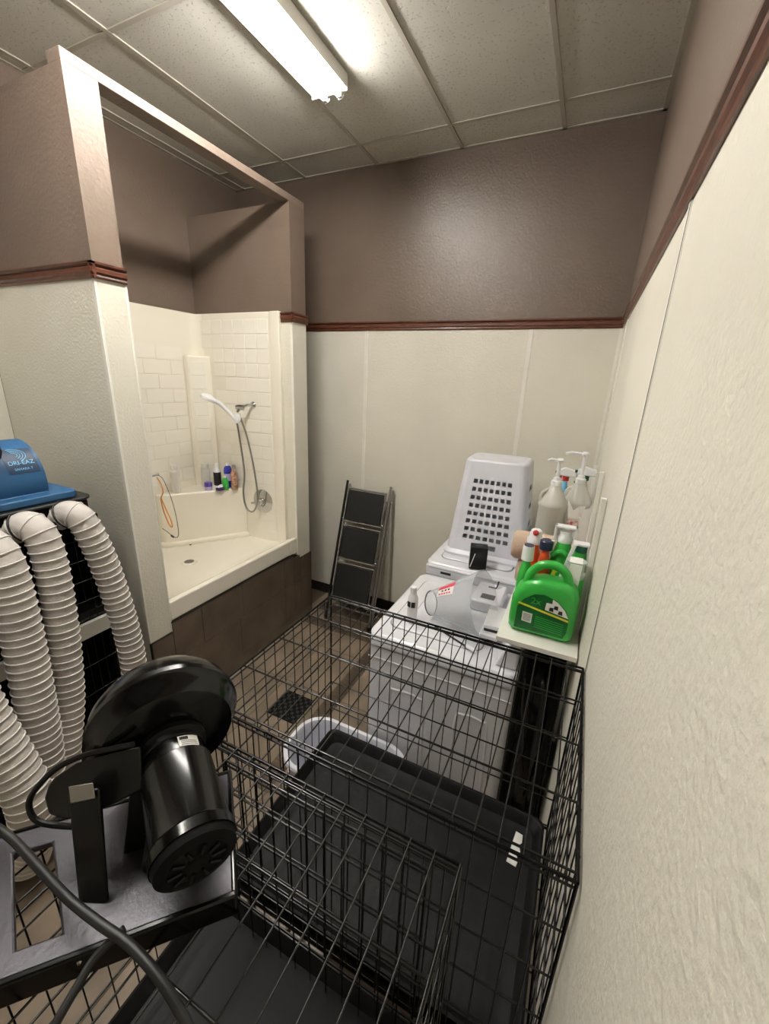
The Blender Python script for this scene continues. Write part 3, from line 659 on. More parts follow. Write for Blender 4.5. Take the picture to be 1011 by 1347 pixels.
# ------------------------------------------------------------------ supplies on the shelf
SZ2 = SHZ + .0005
def jug(x0, x1, y0, y1, label):
    """big rectangular detergent jug with moulded handle; front face looks to -y"""
    W_ = x1 - x0; H = .255; t = thing('detergent_jug', ((x0 + x1) / 2, (y0 + y1) / 2, SZ2), label, 'jug')
    out = [(.018, 0), (.222, 0), (.238, .016), (.240, .06), (.238, .17), (.225, .212), (.19, .232), (.10, .230), (.05, .212), (.018, .178), (.002, .13), (0, .05), (.003, .014)]
    out = [(p[0] / .24 * W_, p[1]) for p in out]
    D = y1 - y0; mb = MB(); fr = lambda k: [((p[0] - W_ / 2) * (1 - 2 * k / W_) + W_ / 2, (p[1] - .115) * (1 - 2 * k / .23) + .115) for p in out]
    rings = []
    for d, k in ((0, .024), (.006, .010), (.02, .002), (D / 2, 0), (D - .02, .002), (D - .006, .010), (D, .024)):
        rings.append([V((x0 + p[0], y0 + d, SZ2 + max(p[1], 0 if k < .02 else .004))) for p in fr(k)])
    mb.rings(rings); mb.build('body', 'green', t, smooth=70)
    cy = (y0 + y1) / 2 - .01
    hp = [(x0 + .048, cy, SZ2 + .195), (x0 + .055, cy, SZ2 + .235), (x0 + .085, cy, SZ2 + .272), (x0 + .13, cy, SZ2 + .282), (x0 + .17, cy, SZ2 + .262), (x0 + .185, cy, SZ2 + .225), (x0 + .188, cy, SZ2 + .19)]
    MB().tube(smooth_path(hp, 6), .016, 14).build('handle', 'green', t, smooth=70)
    # label in a recessed arch
    la = [(.028, .022), (.205, .022), (.214, .05), (.214, .10), (.200, .135), (.165, .165), (.12, .178), (.085, .172), (.05, .145), (.03, .11)]
    m4 = basis((x0, y0 - .0005, SZ2), (1, 0, 0), (0, 0, 1), (0, -1, 0))
    lb = MB(); lb.prism([(p[0] / .24 * W_, p[1]) for p in la], 0, .001, m4); lo = lb.build('front_label', 'dark_green', t)
    sc = W_ / .24
    def q(pts, nm, mt_, d=.0012): MB().prism([(p[0] * sc, p[1]) for p in pts], d, d + .0006, m4).build(nm, mt_, lo)
    q([(.030, .123), (.034, .130), (.213, .100), (.214, .092)], 'yellow_stripe', 'yellow')
    q([(.128, .121), (.130, .150), (.150, .150), (.150, .168), (.168, .160), (.196, .135), (.211, .108), (.211, .107)], 'white_panel', 'paper')
    q([(.052, .056), (.088, .053), (.088, .092), (.052, .095)], 'barcode_panel', 'paper')
    for k in range(5): q([(.056, .062 + k * .006), (.084, .060 + k * .006), (.084, .0625 + k * .006), (.056, .0645 + k * .006)], 'barcode_line', 'grey_plastic', .002)
    for k in range(6): q([(.10, .042 + k * .0085), (.20, .034 + k * .0085), (.20, .0365 + k * .0085), (.10, .0445 + k * .0085)], 'fine_print', 'green')
    for dx, dz in ((.150, .128), (.165, .138), (.182, .122)): q([(dx - .008, dz - .006), (dx + .008, dz - .008), (dx + .006, dz + .008), (dx - .006, dz + .007)], 'panel_print', 'ink', .002)
    text('2x', 'label_text', 'green', .035, m4 @ Matrix.Translation((.09, .145, .0015)), lo)
    return t
j1 = jug(-.262, -.030, 1.452, 1.545, 'largest green detergent jug at the front end of the shelf')
# its spout corner with clear measuring cap and hanging paper strip
MB().lathe((-.062, 1.56, SZ2 + .0), (0, 0, 1), [(.030, .0), (.036, .01), (.036, .215), (.030, .225)], 24).build('spout_column', 'green', j1)
MB().lathe((-.062, 1.56, SZ2 + .225), (0, 0, 1), [(.033, 0), (.036, .01), (.036, .02), (.030, .025), (.030, .055), (.034, .065)], 24).build('measuring_cap', 'clear_cap', j1)
box('paper_tab', 'paper', (-.085, -.042, 1.528, 1.585, SZ2 + .2905, SZ2 + .2925), j1)
MB().prism([(-.085, .175), (-.045, .175), (-.042, .2905), (-.083, .2905)], 0, .002, basis((0, 1.519, SZ2), (1, 0, 0), (0, 0, 1), (0, -1, 0))).build('paper_strip', 'paper', j1)

def big_bottle(x, y, w_, h, mt, label, cap, capmt, name='detergent_bottle'):
    t = thing(name, (x, y, SZ2), label, 'bottle')
    MB().lathe((x, y, SZ2), (0, 0, 1), [(w_ * .92, 0), (w_, .008), (w_, h * .62), (w_ * .8, h * .82), (w_ * .45, h)], 24, sy=.8).build('body', mt, t, smooth=60)
    MB().lathe((x, y, SZ2 + h), (0, 0, 1), cap, 24).build('cap', capmt, t)
    return t
b_ = big_bottle(-.238, 1.635, .036, .225, 'green', 'green bottle with navy topped white cap behind the big jug', [(.024, 0), (.022, .055), (.021, .06)], 'white_plastic')
MB().lathe((-.238, 1.635, SZ2 + .2855), (0, 0, 1), [(.019, 0), (.019, .003)], 20).build('cap_inset', 'navy', b_)
b_ = big_bottle(-.228, 1.78, .043, .25, 'orange', 'orange bottle with white cap and red button', [(.033, 0), (.033, .018), (.026, .03), (.022, .055), (.016, .06)], 'white_plastic')
MB().lathe((-.228, 1.762, SZ2 + .298), (0, -.8, .5), [(.012, 0), (.012, .008), (.007, .013)], 16).build('red_button', 'red', b_)
b_ = big_bottle(-.178, 1.70, .035, .26, 'orange', 'orange red bottle with dark navy cap', [(.026, 0), (.026, .035), (.022, .039)], 'navy')
# second green jug with a strap-like white cap handle
t = thing('detergent_jug', (-.12, 1.72, SZ2), 'green jug with big square white cap frame in mid shelf', 'jug')
MB().lathe((-.115, 1.745, SZ2), (0, 0, 1), [(.055, 0), (.062, .01), (.062, .17), (.05, .24), (.030, .29)], 24, sy=.8).build('body', 'green', t, smooth=60)
MB().lathe((-.115, 1.745, SZ2 + .29), (0, 0, 1), [(.03, 0), (.030, .02), (.024, .03), (.024, .045)], 20).build('cap', 'white_plastic', t)
MB().tube(smooth_path([(-.175, 1.70, SZ2 + .13), (-.166, 1.70, SZ2 + .20), (-.155, 1.705, SZ2 + .30)], 5) , .008, 8).build('white_edge', 'white_plastic', t)
mb = MB()
for bb in ((-.158, -.148, .27, .358), (-.083, -.073, .27, .358), (-.158, -.073, .348, .358)): mb.box(bb[0], bb[1], 1.725, 1.765, SZ2 + bb[2], SZ2 + bb[3])
mb.build('cap_frame', 'white_plastic', t, bevel=.003)
MB().prism([(-.152, .13), (-.135, .13), (-.100, .19), (-.110, .21), (-.135, .19)], 0, .003, basis((0, 1.688, SZ2), (1, 0, 0), (0, 0, 1), (0, -1, 0))).build('yellow_label', 'yellow', t)
MB().tube(smooth_path([(-.15, 1.70, SZ2 + .24), (-.125, 1.69, SZ2 + .262), (-.10, 1.69, SZ2 + .25), (-.09, 1.70, SZ2 + .20)], 5), .011, 10).build('handle', 'green', t)
t = thing('detergent_bottle', (-.052, 1.66, SZ2), 'slim green bottle with dark green cap window and white strap near the wall', 'bottle')
MB().lathe((-.052, 1.665, SZ2), (0, 0, 1), [(.03, 0), (.034, .01), (.034, .24), (.026, .29)], 20, sy=.8).build('body', 'green', t, smooth=60)
MB().lathe((-.052, 1.665, SZ2 + .29), (0, 0, 1), [(.027, 0), (.027, .025)], 20, sy=.8).build('cap', 'teal', t)
mb = MB(); mb.box(-.083, -.024, 1.645, 1.685, SZ2 + .3155, SZ2 + .325)
mb.prism([(-.083, .325), (-.068, .325), (-.105, .17), (-.115, .17)], 0, .006, basis((0, 1.64, SZ2), (1, 0, 0), (0, 0, 1), (0, -1, 0))); mb.box(-.0245, -.0185, 1.645, 1.685, SZ2 + .24, SZ2 + .3155)
mb.build('strap', 'white_plastic', t, bevel=.002)
# rolled beige towel across the shelf
t = thing('rolled_towel', (-.19, 1.92, SZ2), 'rolled beige towel lying across the shelf', 'towel')
mb = MB(); mb.lathe((-.335, 1.925, SZ2 + .175), (1, .0, 0), [(.02, 0), (.058, .004), (.068, .02), (.069, .28), (.06, .305), (.02, .31)], 28); mb.build('roll', 'towel', t, smooth=60)
box('towel_stack', 'towel', (-.30, -.035, 1.87, 1.98, SZ2, SZ2 + .108), t, bevel=.02, seg=3)
# pump jugs
def pump_jug(x, y, h, mt, label, hd_, nozzle):
    t = thing('pump_jug', (x, y, SZ2), label, 'bottle')
    MB().lathe((x, y, SZ2), (0, 0, 1), [(.06, 0), (.065, .01), (.065, h * .74), (.069, h * .76), (.069, h * .79), (.062, h * .83), (.030, h * .97), (.022, h)], 28).build('body', mt, t, smooth=50)
    MB().tube(smooth_path([(x - .058, y - .02, SZ2 + h * .80), (x - .056, y - .022, SZ2 + h * .90), (x - .028, y - .01, SZ2 + h * .955)], 5), .008, 10).build('handle', mt, t)
    MB().lathe((x, y, SZ2 + h), (0, 0, 1), [(.025, 0), (.025, .022), (.018, .026), (.016, .04)], 20).build('collar', 'white_plastic', t)
    MB().cyl((x, y, SZ2 + h + .04), (x, y, SZ2 + h + .04 + hd_), .0085, seg=12).build('stem', 'white_plastic', t)
    z = SZ2 + h + .04 + hd_
    MB().lathe((x, y, z), (0, 0, 1), [(.012, 0), (.028, .004), (.03, .012), (.02, .018)], 20, sy=.6).build('plunger', 'white_plastic', t)
    MB().tube([(x - .01, y, z + .008), (x - nozzle * .7, y, z + .010), (x - nozzle, y, z + .002)], .006, 8).build('nozzle', 'white_plastic', t)
pump_jug(-.196, 2.15, .43, 'milky', 'milky gallon jug with pump top beside the upturned basket', .075, .055)
pump_jug(-.090, 2.28, .43, 'clear_bottle', 'clear gallon jug with long nosed pump by the wall', .10, .09)
# open carton
t = thing('tissue_carton', (-.06, 2.09, SZ2), 'torn open white carton with red print', 'box')
cz = SZ2 + .30
mb = MB(); mb.box(-.118, -.016, 2.07, 2.165, SZ2, cz); mb.build('carton', 'card', t)
mb = MB()
mm = basis((0, 2.068, cz), (1, 0, 0), (0, 0, 1), (0, -1, 0))
mb.prism([(-.065, 0), (-.016, 0), (-.016, .095), (-.034, .06), (-.055, .05)], 0, .002, mm); mb.prism([(-.118, 0), (-.07, 0), (-.080, .06), (-.10, .04), (-.13, .09)], 0, .002, mm)
mb.prism([(-.088, 0), (-.062, .01), (-.05, .065), (-.075, .06)], -.012, -.010, mm); mb.build('torn_flap', 'card', t)
MB().prism([(-.118, .0), (-.07, -.012), (-.07, -.06), (-.118, -.06)], .001, .003, mm).build('red_print', 'ink_red', t)
# trigger sprayers
def sprayer(x, y, h, mt, headmt, trigmt, label, flip=1):
    t = thing('spray_bottle', (x, y, SZ2), label, 'spray bottle')
    MB().lathe((x, y, SZ2), (0, 0, 1), [(.036, 0), (.04, .008), (.04, h * .55), (.03, h * .8), (.014, h)], 20, sy=.75).build('body', mt, t, smooth=60)
    MB().lathe((x, y, SZ2 + h), (0, 0, 1), [(.017, 0), (.017, .025)], 16).build('collar', trigmt, t)
    mb = MB(); mb.prism([(-.045, .03), (-.045, .055), (-.01, .075), (.05, .06), (.055, .03), (.02, .025)], -.012, .012, basis((x, y, SZ2 + h), (flip, 0, 0), (0, 0, 1))); mb.build('spray_head', headmt, t, bevel=.004)
    MB().tube(smooth_path([(x - .022 * flip, y, SZ2 + h + .03), (x - .035 * flip, y, SZ2 + h), (x - .052 * flip, y, SZ2 + h - .02)], 4), .006, 8).build('trigger', trigmt, t)
    MB().cyl((x - .045 * flip, y, SZ2 + h + .045), (x - .058 * flip, y, SZ2 + h + .045), .008, seg=10).build('nozzle', trigmt, t)
sprayer(-.165, 2.52, .385, 'light_blue', 'white_plastic', 'red', 'pale blue spray bottle with white and red head at the shelf back')
sprayer(-.065, 2.50, .405, 'milky', 'white_plastic', 'teal', 'spray bottle with white head and dark green trigger at the shelf back')

# ------------------------------------------------------------------ floor drain
t = thing('floor_drain', (-1.53, 1.73, 0), 'square black floor drain grate in the brown tile floor', 'drain')
box('frame', 'black_matte', (-1.645, -1.425, 1.62, 1.84, .0005, .004), t)
for k in range(9):
    for q in range(9):
        if (k + q) % 2: continue
        box('grate_bar', 'steel' if 0 else 'ink', (-1.636 + k * .0235, -1.618 + k * .0235, 1.628 + q * .0235, 1.646 + q * .0235, .0042, .0072), t)

# ------------------------------------------------------------------ wire crates on folding tables
wm_ = MB().cyl((0, 0, 0), (0, 0, 1), 1, seg=6); wo = wm_.build('wire', 'wire', None, smooth=60, loc=(0, 0, 0)); WIRE = wo.data; bpy.data.objects.remove(wo)
def wire(parent, a, b_, r=.0016, name='wire'):
    a = V(a); b_ = V(b_); d = b_ - a
    return inst(WIRE, name, parent, a - V(root_of(parent).location), V((0, 0, 1)).rotation_difference(d.normalized()), (r, r, d.length))
def crate(x0, x1, y0, y1, z0, z1, label, nx, ny, door=None, slide=0):
    t = thing('dog_crate', ((x0 + x1) / 2, (y0 + y1) / 2, z0), label, 'dog crate')
    loc = V(t.location)
    def panel(name, org, u, v, nu, nv, double=True, v0=0):
        """wires along v (nu of them) and cross wires along u (nv)"""
        org = V(org); u = V(u); v = V(v); F = .0032
        p = MB()
        for a, b_ in ((org, org + u), (org + v, org + u + v), (org, org + v), (org + u, org + u + v)): p.cyl(a, b_, F, seg=8)
        if double:
            vn = v.normalized() * .014
            p.cyl(org + v - vn, org + u + v - vn, .0024, seg=8); p.cyl(org + vn, org + u + vn, .0024, seg=8)
        po = p.build(name, 'wire', t, smooth=60)
        n = u.cross(v).normalized() * .0028
        for k in range(1, nu): wire(po, org + u * (k / nu) + n, org + u * (k / nu) + v + n)
        for k in range(1, nv): wire(po, org + v * (k / nv) - n * .2, org + u + v * (k / nv) - n * .2, .0024)
        return po
    W_, D_, H_ = x1 - x0, y1 - y0, z1 - z0
    panel('top_panel', (x0, y0, z1), (W_, 0, 0), (0, D_, 0), nx, 4)
    panel('far_panel', (x0, y1, z0), (W_, 0, 0), (0, 0, H_), nx, 5)
    panel('near_panel', (x0, y0, z0), (W_, 0, 0), (0, 0, H_), nx, 5)
    lp_ = panel('left_panel', (x0, y0, z0), (0, D_, 0), (0, 0, H_), ny, 5)
    panel('right_panel', (x1, y0, z0), (0, D_, 0), (0, 0, H_), ny, 5)
    panel('floor_panel', (x0, y0, z0 + .004), (W_, 0, 0), (0, D_, 0), 8, 3, False)
    if door:
        dx0, dx1, dz0, dz1, dy = door
        dp = panel('door', (dx0, dy, dz0), (dx1 - dx0, 0, 0), (0, 0, dz1 - dz0), max(6, int((dx1 - dx0) / W_ * nx)), 5)
        MB().tube([(dx0, dy - .006, z0 + H_ * .55), (dx0 + .06, dy - .012, z0 + H_ * .55), (dx0 + .07, dy - .012, z0 + H_ * .5)], .003, 6).build('latch', 'wire', t)
    # corner hooks
    for q in (.25, .5, .75):
        MB().tube([(x1 - .002, y0 + D_ * q + .012 * math.cos(a), z1 - .010 + .012 * math.sin(a)) for a in [2 * PI * k / 10 for k in range(10)]], .002, 6, closed=True).build('hinge_ring', 'wire', t)
        MB().tube([(x0 + W_ * q + .01 * math.cos(a), y0, z1 - .007 + .010 * math.sin(a)) for a in [2 * PI * k / 10 for k in range(10)]], .002, 6, closed=True).build('hinge_ring', 'wire', t)
    # tray
    g = lambda k, z, r=.03: [V((p[0], p[1], z)) for p in rr(x0 + .012 + k, x1 - .012 - k, y0 + .012 + slide + k, y1 - .012 + slide - k, r, 4)]
    mb = MB(); mb.rings([g(.014, z0 + .0105), g(.002, z0 + .04), g(0, z0 + .046), g(.006, z0 + .048), g(.012, z0 + .044), g(.028, z0 + .018), g(.045, z0 + .0145), g(.06, z0 + .014)]); tr = mb.build('tray', 'tray', t, smooth=40)
    return t, tr
cA, trA = crate(-.838, -.0105, .545, 1.123, .675, 1.30, 'black wire dog crate with black tray nearer the washers', 20, 13)
tl = MB(); tl.prism([(-.114, .955), (-.086, .952), (-.083, .97), (-.088, .985), (-.080, 1.0), (-.086, 1.02), (-.079, 1.03), (-.080, 1.055), (-.101, 1.058)], .6892, .6906, I4); tl.build('torn_label', 'paper', trA)
cB, trB = crate(-.832, -.183, -.12, .485, .675, 1.30, 'black wire dog crate under the black blower with open near side', 15, 13, door=(-.72, -.24, .74, 1.22, .503), slide=.045)
def folding_table(x0, x1, y0, y1, h, label):
    t = thing('folding_table', ((x0 + x1) / 2, (y0 + y1) / 2, 0), label, 'table')
    box('table_top', 'black_matte', (x0, x1, y0, y1, h - .025, h), t, bevel=.003)
    for xx in (x0 + .04, x1 - .04):
        for yy in (y0 + .04, y1 - .04): MB().cyl((xx, yy, 0), (xx, yy, h - .025), .012, seg=10).build('leg', 'black_metal', t)
        MB().cyl((xx, y0 + .04, .12), (xx, y1 - .04, .12), .008, seg=8).build('stretcher', 'black_metal', t)
    return t
folding_table(-.825, -.03, .56, 1.10, .671, 'low black table carrying the crate nearer the washers')
folding_table(-.82, -.20, -.10, .47, .671, 'low black table carrying the crate under the blower')

# ------------------------------------------------------------------ black force blower on the crate
bz = 1.311
t = thing('force_dryer', (-.60, .22, bz), 'glossy black force blower with cylindrical motor on the wire crate', 'blower')
a = math.radians(47); vv = V((math.cos(a), math.sin(a), 0)); uu = V((math.sin(a), -math.cos(a), 0)); O = V((-.60, .20, bz))
LM = Matrix(((vv.x, uu.x, 0, O.x), (vv.y, uu.y, 0, O.y), (0, 0, 1, O.z), (0, 0, 0, 1)))
us = [-.17, -.093, -.045, .0, .12, .155]; vs_ = [-.145, -.11, .025, .058]
def bpl(u_, v_, off=0):
    k = max(0, (-.145 - -.145)); return LM @ V((u_ + (-.36 if u_ < 0 else .0) * (.058 - v_), v_, .036 + off))
mb = lattice(bpl, us, vs_, lambda i, j: i == 1 and j in (1,), th=.012); mb.build('base_plate', 'grey_crinkle', t, bevel=.003, smooth=0)
mb = MB(); mb.box(-.17, .155, .052, .062, 0, .040, LM); mb.box(-.235, .155, -.15, -.142, 0, .038, LM); mb.box(.148, .156, -.15, .06, 0, .038, LM);
mb.build('base_skirt', 'black_gloss', t, bevel=.003)
MB().lathe(LM @ V((-.03, .0625, .03)), uu, [(.003, 0), (.002, .002)], 10).build('screw', 'chrome', t)
S0 = V((-.615, .319, 1.476)); E0 = V((-.482, .242, 1.454)); axm = (E0 - S0).normalized()
Hc = S0 - axm * .052
prof = [(.02, -.075), (.066, -.073), (.096, -.060), (.108, -.040), (.110, -.020), (.1145, -.016), (.1145, -.007), (.110, -.003), (.107, .008), (.096, .026), (.066, .036), (.05, .038)]
MB().lathe(Hc, axm, prof, 64).build('fan_housing', 'black_gloss', t, smooth=40)
MB().lathe(Hc, axm, [(.040, .034), (.050, .038), (.050, .046), (.044, .049), (.044, .056), (.040, .060)], 32).build('motor_collar', 'black', t, smooth=30)
ml = (E0 - Hc).length
MB().lathe(Hc + axm * .056, axm, [(.040, 0), (.0445, .004), (.0455, .026), (.0485, .029), (.0505, ml - .075), (.0535, ml - .070), (.0535, ml - .056)], 48).build('motor', 'black_gloss', t, smooth=30)
en = MB().lathe(Hc + axm * (ml + .0002), axm, [(.052, 0), (.050, .010), (.038, .014), (.034, .011), (.015, .012), (.012, .016)], 32).build('end_cap', 'black_matte', t, smooth=30)
for k in range(10):
    a_ = 2 * PI * k / 10; _, cu2, cv2 = MB().frame(axm); d = cu2 * math.cos(a_) + cv2 * math.sin(a_)
    MB().tube([Hc + axm * (ml + .0145) + d * .018, Hc + axm * (ml + .0145) + d * .034], .0022, 6).build('vent_rib', 'black', en)
# rating label wrapped on the motor
_, cu2, cv2 = MB().frame(axm); cam_d = (V((-.1214, 0, 2.045)) - Hc).normalized()
a_c = math.atan2(cam_d.dot(cv2), cam_d.dot(cu2)) ; side = 1 if (cu2 * math.cos(a_c + .5) + cv2 * math.sin(a_c + .5)).dot(V((.7, .7, 0))) > 0 else -1
def mpatch(name, mt_, h0, h1, a0_, a1_, r, par):
    mb = MB(); n_ = 6; g0 = [[Hc + axm * h + (cu2 * math.cos(a0_ + (a1_ - a0_) * j / n_) + cv2 * math.sin(a0_ + (a1_ - a0_) * j / n_)) * rr2 for j in range(n_ + 1)] for h, rr2 in ((h0, r), (h1, r), (h1, r - .001), (h0, r - .001))]
    mb.rings(g0 + [g0[0]], cap=False, closed=False); return mb.build(name, mt_, par)
lb = mpatch('rating_label', 'paper', .064, .082, a_c + side * .20, a_c + side * .85, .0468, t)
mpatch('label_heading', 'grey_crinkle', .066, .071, a_c + side * .24, a_c + side * .5, .0474, lb)
for k in range(3): mpatch('label_line', 'grey_plastic', .073 + k * .003, .0742 + k * .003, a_c + side * .27, a_c + side * .8, .0474, lb)
# yoke: flat post, rounded arm plate, strap handle
def slab(pts, n, th):
    n = V(n).normalized() * th; pts = [V(p) for p in pts]; return MB().rings([pts, [p - n for p in pts]])
nn = V((.50, -.45, .74))
slab([(-.685, .206, 1.483), (-.644, .227, 1.489), (-.599, .187, 1.349), (-.635, .169, 1.343)], nn, .012).build('post', 'black', t, bevel=.004)
slab([(-.737, .198, 1.447), (-.739, .207, 1.462), (-.734, .215, 1.472), (-.709, .233, 1.493), (-.657, .259, 1.514), (-.628, .280, 1.520), (-.605, .262, 1.470), (-.649, .226, 1.446), (-.690, .199, 1.432), (-.719, .192, 1.434)], nn, .008).build('arm_plate', 'black', t, bevel=.003)
slab([(-.680, .207, 1.4925), (-.651, .223, 1.4985), (-.643, .219, 1.4785), (-.673, .202, 1.4705)], nn, .003).build('rating_plate', 'steel', t, bevel=.001)
MB().tube(smooth_path([(-.630, .272, 1.530), (-.658, .260, 1.520), (-.696, .239, 1.508), (-.73, .216, 1.487), (-.753, .193, 1.453), (-.754, .185, 1.431), (-.738, .186, 1.414), (-.701, .202, 1.409), (-.66, .215, 1.42)], 6), .0042, 10).build('strap_handle', 'black', t)
MB().lathe(Hc + axm * .085 - vv * .052, -vv, [(.005, 0), (.005, .004), (.003, .006)], 10).build('bolt', 'chrome', t)
MB().box(.03, .10, -.10, -.01, .038, .058, LM).build('motor_mount', 'black', t, bevel=.006)
slab([(-.640, .235, 1.345), (-.590, .285, 1.345), (-.590, .30, 1.47), (-.635, .262, 1.47)], (.6, -.6, .1), .012).build('support_plate', 'black', t, bevel=.003)
MB().tube(smooth_path([(-.86, .155, 1.385), (-.80, .158, 1.400), (-.75, .160, 1.40), (-.687, .157, 1.40), (-.612, .154, 1.40), (-.553, .156, 1.40), (-.507, .159, 1.40), (-.459, .157, 1.40), (-.415, .152, 1.39), (-.380, .140, 1.37), (-.35, .09, 1.33), (-.33, .0, 1.314)], 8), .0058, 12).build('power_cord', 'cord', t)
MB().tube(smooth_path([(-.530, .170, 1.385), (-.541, .141, 1.375), (-.537, .117, 1.37), (-.53, .084, 1.36), (-.525, .055, 1.34), (-.52, .0, 1.316)], 6), .0050, 10).build('switch_cord', 'cord', t)

# ------------------------------------------------------------------ kennels at the left wall with the blue air mover
KX0, KX1, KY0, KY1 = -2.93, -2.13, .10, 1.10
def kennel(z0, z1, label):
    t = thing('wire_kennel', ((KX0 + KX1) / 2, (KY0 + KY1) / 2, z0), label, 'kennel')
    box('back_sheet', 'black_matte', (KX0, KX0 + .01, KY0, KY1, z0, z1), t)
    box('base_tray', 'black', (KX0 + .012, KX1 - .01, KY0 + .012, KY1 - .012, z0 + .004, z0 + .04), t, bevel=.004)
    box('dark_end_sheet', 'black_matte', (KX0 + .011, KX1 - .03, KY0, KY0 + .008, z0, z1), t)
    box('dark_end_sheet', 'black_matte', (KX0 + .011, KX1 - .03, KY1 - .014, KY1 - .006, z0, z1 - .006), t)  # black sheet added at the far end so the inside looks shaded
    box('top_shade_sheet', 'black_matte', (KX0 + .011, KX1 - .01, KY0 + .01, KY1 - .016, z1 - .012, z1 - .006), t)  # added black cover, stands in for the shade inside the kennel
    for nm, org, u, v, nu, nv in (('front_panel', (KX1, KY0, z0), (0, KY1 - KY0, 0), (0, 0, z1 - z0), 26, 5), ('far_panel', (KX0, KY1, z0), (KX1 - KX0, 0, 0), (0, 0, z1 - z0), 18, 5), ('top_panel', (KX0, KY0, z1), (KX1 - KX0, 0, 0), (0, KY1 - KY0, 0), 18, 4)):
        p = MB(); org = V(org); u = V(u); v = V(v)
        for a_, b2 in ((org, org + u), (org + v, org + u + v), (org, org + v), (org + u, org + u + v)): p.cyl(a_, b2, .004, seg=8)
        po = p.build(nm, 'wire', t)
        for k in range(1, nu): wire(po, org + u * k / nu, org + u * k / nu + v)
        for k in range(1, nv): wire(po, org + v * k / nv, org + v * k / nv + u, .0026)
    return t
kennel(.004, .790, 'lower black wire kennel on the floor behind the white hoses')
kennel(.876, 1.385, 'upper black wire kennel under the hose manifold')
t = thing('shelf_board', (-2.5, .66, .795), 'thick white board between the two stacked wire kennels', 'board')
box('board', 'white_paint', (KX0, KX1 + .02, KY0, KY1 + .005, .796, .872), t, bevel=.002)
box('front_edging', 'frp_strip', (KX1 + .0202, KX1 + .023, KY0, KY1 + .005, .797, .871), t)
# manifold
t = thing('hose_manifold', (-2.35, .7, 1.39), 'dark grey manifold box with white ribbed hoses below the blue blower', 'manifold')
mb = MB(); mb.prism(rr(-2.62, -2.07, .12, 1.06, .05), 1.391, 1.482, I4); mb.build('box', 'black_matte', t, bevel=.012, seg=3)
mb = MB(); mb.prism(rr(-2.63, -2.06, .11, 1.07, .055), 1.483, 1.497, I4); mb.build('gasket', 'cord', t, bevel=.005)
def hose(pts, r):
    pp = smooth_path(pts, 10); Ls = [0]
    for p, q in zip(pp[:-1], pp[1:]): Ls.append(Ls[-1] + (q - p).length)
    def at(s_):
        j = 0
        while j < len(Ls) - 2 and Ls[j + 1] < s_: j += 1
        f_ = (s_ - Ls[j]) / max(1e-9, Ls[j + 1] - Ls[j]); return pp[j].lerp(pp[j + 1], max(0, min(1, f_)))
    N_ = 28; out = [at(Ls[-1] * k / 240) for k in range(241)]; T = []; RB_ = []
    t0_ = (out[1] - out[0]).normalized(); u_ = t0_.cross(V((0, 1, 0))).normalized(); pitch = .035; nxt = .02
    for k, p in enumerate(out):
        tt = (out[min(k + 1, 240)] - out[max(k - 1, 0)]).normalized(); u_ = (u_ - tt * u_.dot(tt)).normalized(); v_ = tt.cross(u_)
        s_ = Ls[-1] * k / 240; ph = (s_ / pitch) % 1
        rr_ = r * (1 - .045 * math.sin(PI * ph) ** .6)
        T.append([p + (u_ * math.cos(2 * PI * m_ / N_) + v_ * math.sin(2 * PI * m_ / N_)) * (rr_ * (1 + .012 * math.sin(5 * 2 * PI * m_ / N_ + s_ * 90) + .008 * math.sin(3 * 2 * PI * m_ / N_ - s_ * 55))) for m_ in range(N_)])
        if s_ >= nxt: RB_.append([p + (u_ * math.cos(2 * PI * m_ / 24) + v_ * math.sin(2 * PI * m_ / 24)) * r for m_ in range(24)]); nxt = (math.floor(s_ / pitch) + 1) * pitch
    mb = MB(); mb.rings(T); h_ = mb.build('hose', 'hose', t, smooth=80)
    rb = MB()
    for ring in RB_: rb.tube(ring, .0028, 6, closed=True)
    rb.build('wire_rib', 'hose_rib', h_, smooth=80)
    k = V(out[6]); d = (out[9] - out[3]).normalized(); _, a1, a2 = MB().frame(d)
    MB().tube([k + (a1 * math.cos(q) + a2 * math.sin(q)) * (r * 1.05) for q in [2 * PI * w_ / 24 for w_ in range(24)]], .004, 6, closed=True).build('clamp_band', 'ink', h_)
    return h_
hose([(-2.09, .925, 1.425), (-2.04, .950, 1.445), (-2.005, .975, 1.40), (-1.99, 1.01, 1.24), (-1.99, 1.04, 1.05), (-1.985, 1.065, .78), (-1.985, 1.065, .54), (-1.98, 1.03, .30), (-1.98, 1.0, .07)], .057)
hose([(-2.09, .77, 1.42), (-2.04, .795, 1.437), (-2.0, .812, 1.39), (-1.985, .815, 1.24), (-1.98, .805, 1.05), (-1.98, .79, .84), (-1.98, .76, .60), (-1.98, .70, .35), (-1.98, .65, .07)], .059)
hose([(-2.09, .62, 1.41), (-2.03, .64, 1.425), (-1.975, .66, 1.36), (-1.96, .662, 1.22), (-1.95, .655, 1.0), (-1.94, .64, .76), (-1.94, .625, .50), (-1.94, .59, .25), (-1.94, .56, .07)], .067)
hose([(-2.09, .45, 1.41), (-2.03, .46, 1.42), (-1.98, .46, 1.34), (-1.95, .46, 1.1), (-1.90, .47, .85), (-1.84, .49, .62), (-1.80, .50, .46), (-1.82, .49, .28), (-1.90, .47, .09)], .075)
for y in (.855, .695):
    MB().lathe((-2.07, y, 1.425), (1, 0, -.1), [(.013, 0), (.013, .035), (.022, .04), (.022, .065), (.014, .072)], 14).build('clamp_knob', 'black', t)
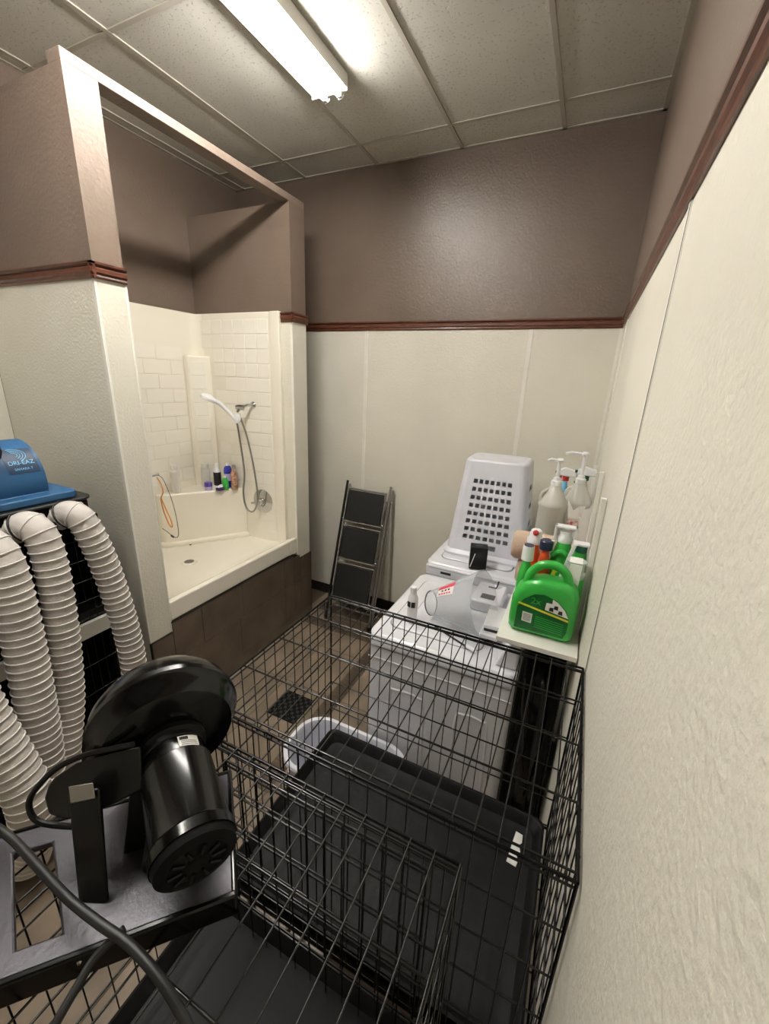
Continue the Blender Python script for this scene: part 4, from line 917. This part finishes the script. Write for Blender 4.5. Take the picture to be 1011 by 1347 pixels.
# blue air mover
t = thing('air_mover', (-2.33, .70, 1.4975), 'blue plastic air mover with rounded snail housing on the manifold', 'air mover')
mb = MB(); mb.prism(rr(-2.60, -2.085, .30, 1.02, .03), 1.498, 1.53, I4); mb.build('foot_flange', 'blue', t, bevel=.006, seg=3)
R_ = .165; cz_ = 1.575; cx_ = -2.30
pr = [(cx_ + R_ * math.cos(a_), cz_ + R_ * math.sin(a_)) for a_ in [-.25 + (PI + .5) * k / 26 for k in range(27)]]
pr = [(-2.135, 1.5305)] + pr + [(-2.47, 1.5305)]
mb = MB(); m4 = basis((0, 0, 0), (1, 0, 0), (0, 0, 1), (0, 1, 0))
mb.prism(pr, .42, .935, m4); mb.build('snail_housing', 'blue', t, bevel=.012, seg=3)
mb = MB(); mb.lathe((-2.185, .775, 1.71), (.5, -.75, .4), [(.03, -.02), (.055, 0), (.06, .02), (.05, .03), (.035, .022)], 24); mb.build('carry_knob', 'black_matte', t)
MB().lathe((cx_, .42, cz_), (0, -1, 0), [(.12, 0), (.12, .02), (.10, .03), (.03, .03)], 28).build('inlet_grille', 'black', t)
# badge on the curved front
an = math.radians(40)
bo = V((cx_ + (R_ + .001) * math.cos(an), .868, cz_ + (R_ + .001) * math.sin(an)))
bm_ = basis(bo, (0, 1, 0), (-math.sin(an), 0, math.cos(an)))
def arc_patch(name, mt_, y0, y1, a0_, a1_, r, par):
    mb = MB(); n_ = 8; g0 = [[V((cx_ + (R_ + q) * math.cos(a0_ + (a1_ - a0_) * j / n_), yy, cz_ + (R_ + q) * math.sin(a0_ + (a1_ - a0_) * j / n_))) for j in range(n_ + 1)] for yy, q in ((y0, r), (y1, r), (y1, r - .001), (y0, r - .001))]
    mb.rings(g0 + [g0[0]], cap=False, closed=False); return mb.build(name, mt_, par)
bd = arc_patch('badge', 'dark_blue', .815, .922, .30, .98, .0016, t)
def curve_text(s, size, ang, yc, mt_):
    o = text(s, 'badge_text', mt_, size, Matrix.Identity(4), bd, ext=.0004)
    off = V(root_of(bd).location)
    for v_ in o.data.vertices:
        p = v_.co + off; th = ang + p.y / R_
        v_.co = V((cx_ + (R_ + .0022 + p.z) * math.cos(th), yc + p.x, cz_ + (R_ + .0022 + p.z) * math.sin(th))) - off
curve_text('DRI-EAZ', .024, .56, .868, 'light_blue')
curve_text('SAHARA T', .0135, .40, .868, 'light_blue')
for k in range(4):
    rr_ = .012 + k * .008; pts = []
    for q in range(13):
        ph = -.35 * PI + q / 12 * PI * .95; yy = .855 + rr_ * 1.15 * math.cos(ph); th = .78 + (rr_ * .85 * math.sin(ph) ) / R_
        pts.append(V((cx_ + (R_ + .0022) * math.cos(th), yy, cz_ + (R_ + .0022) * math.sin(th))))
    MB().tube(pts, .0013, 5).build('badge_swirl', 'light_blue', bd)
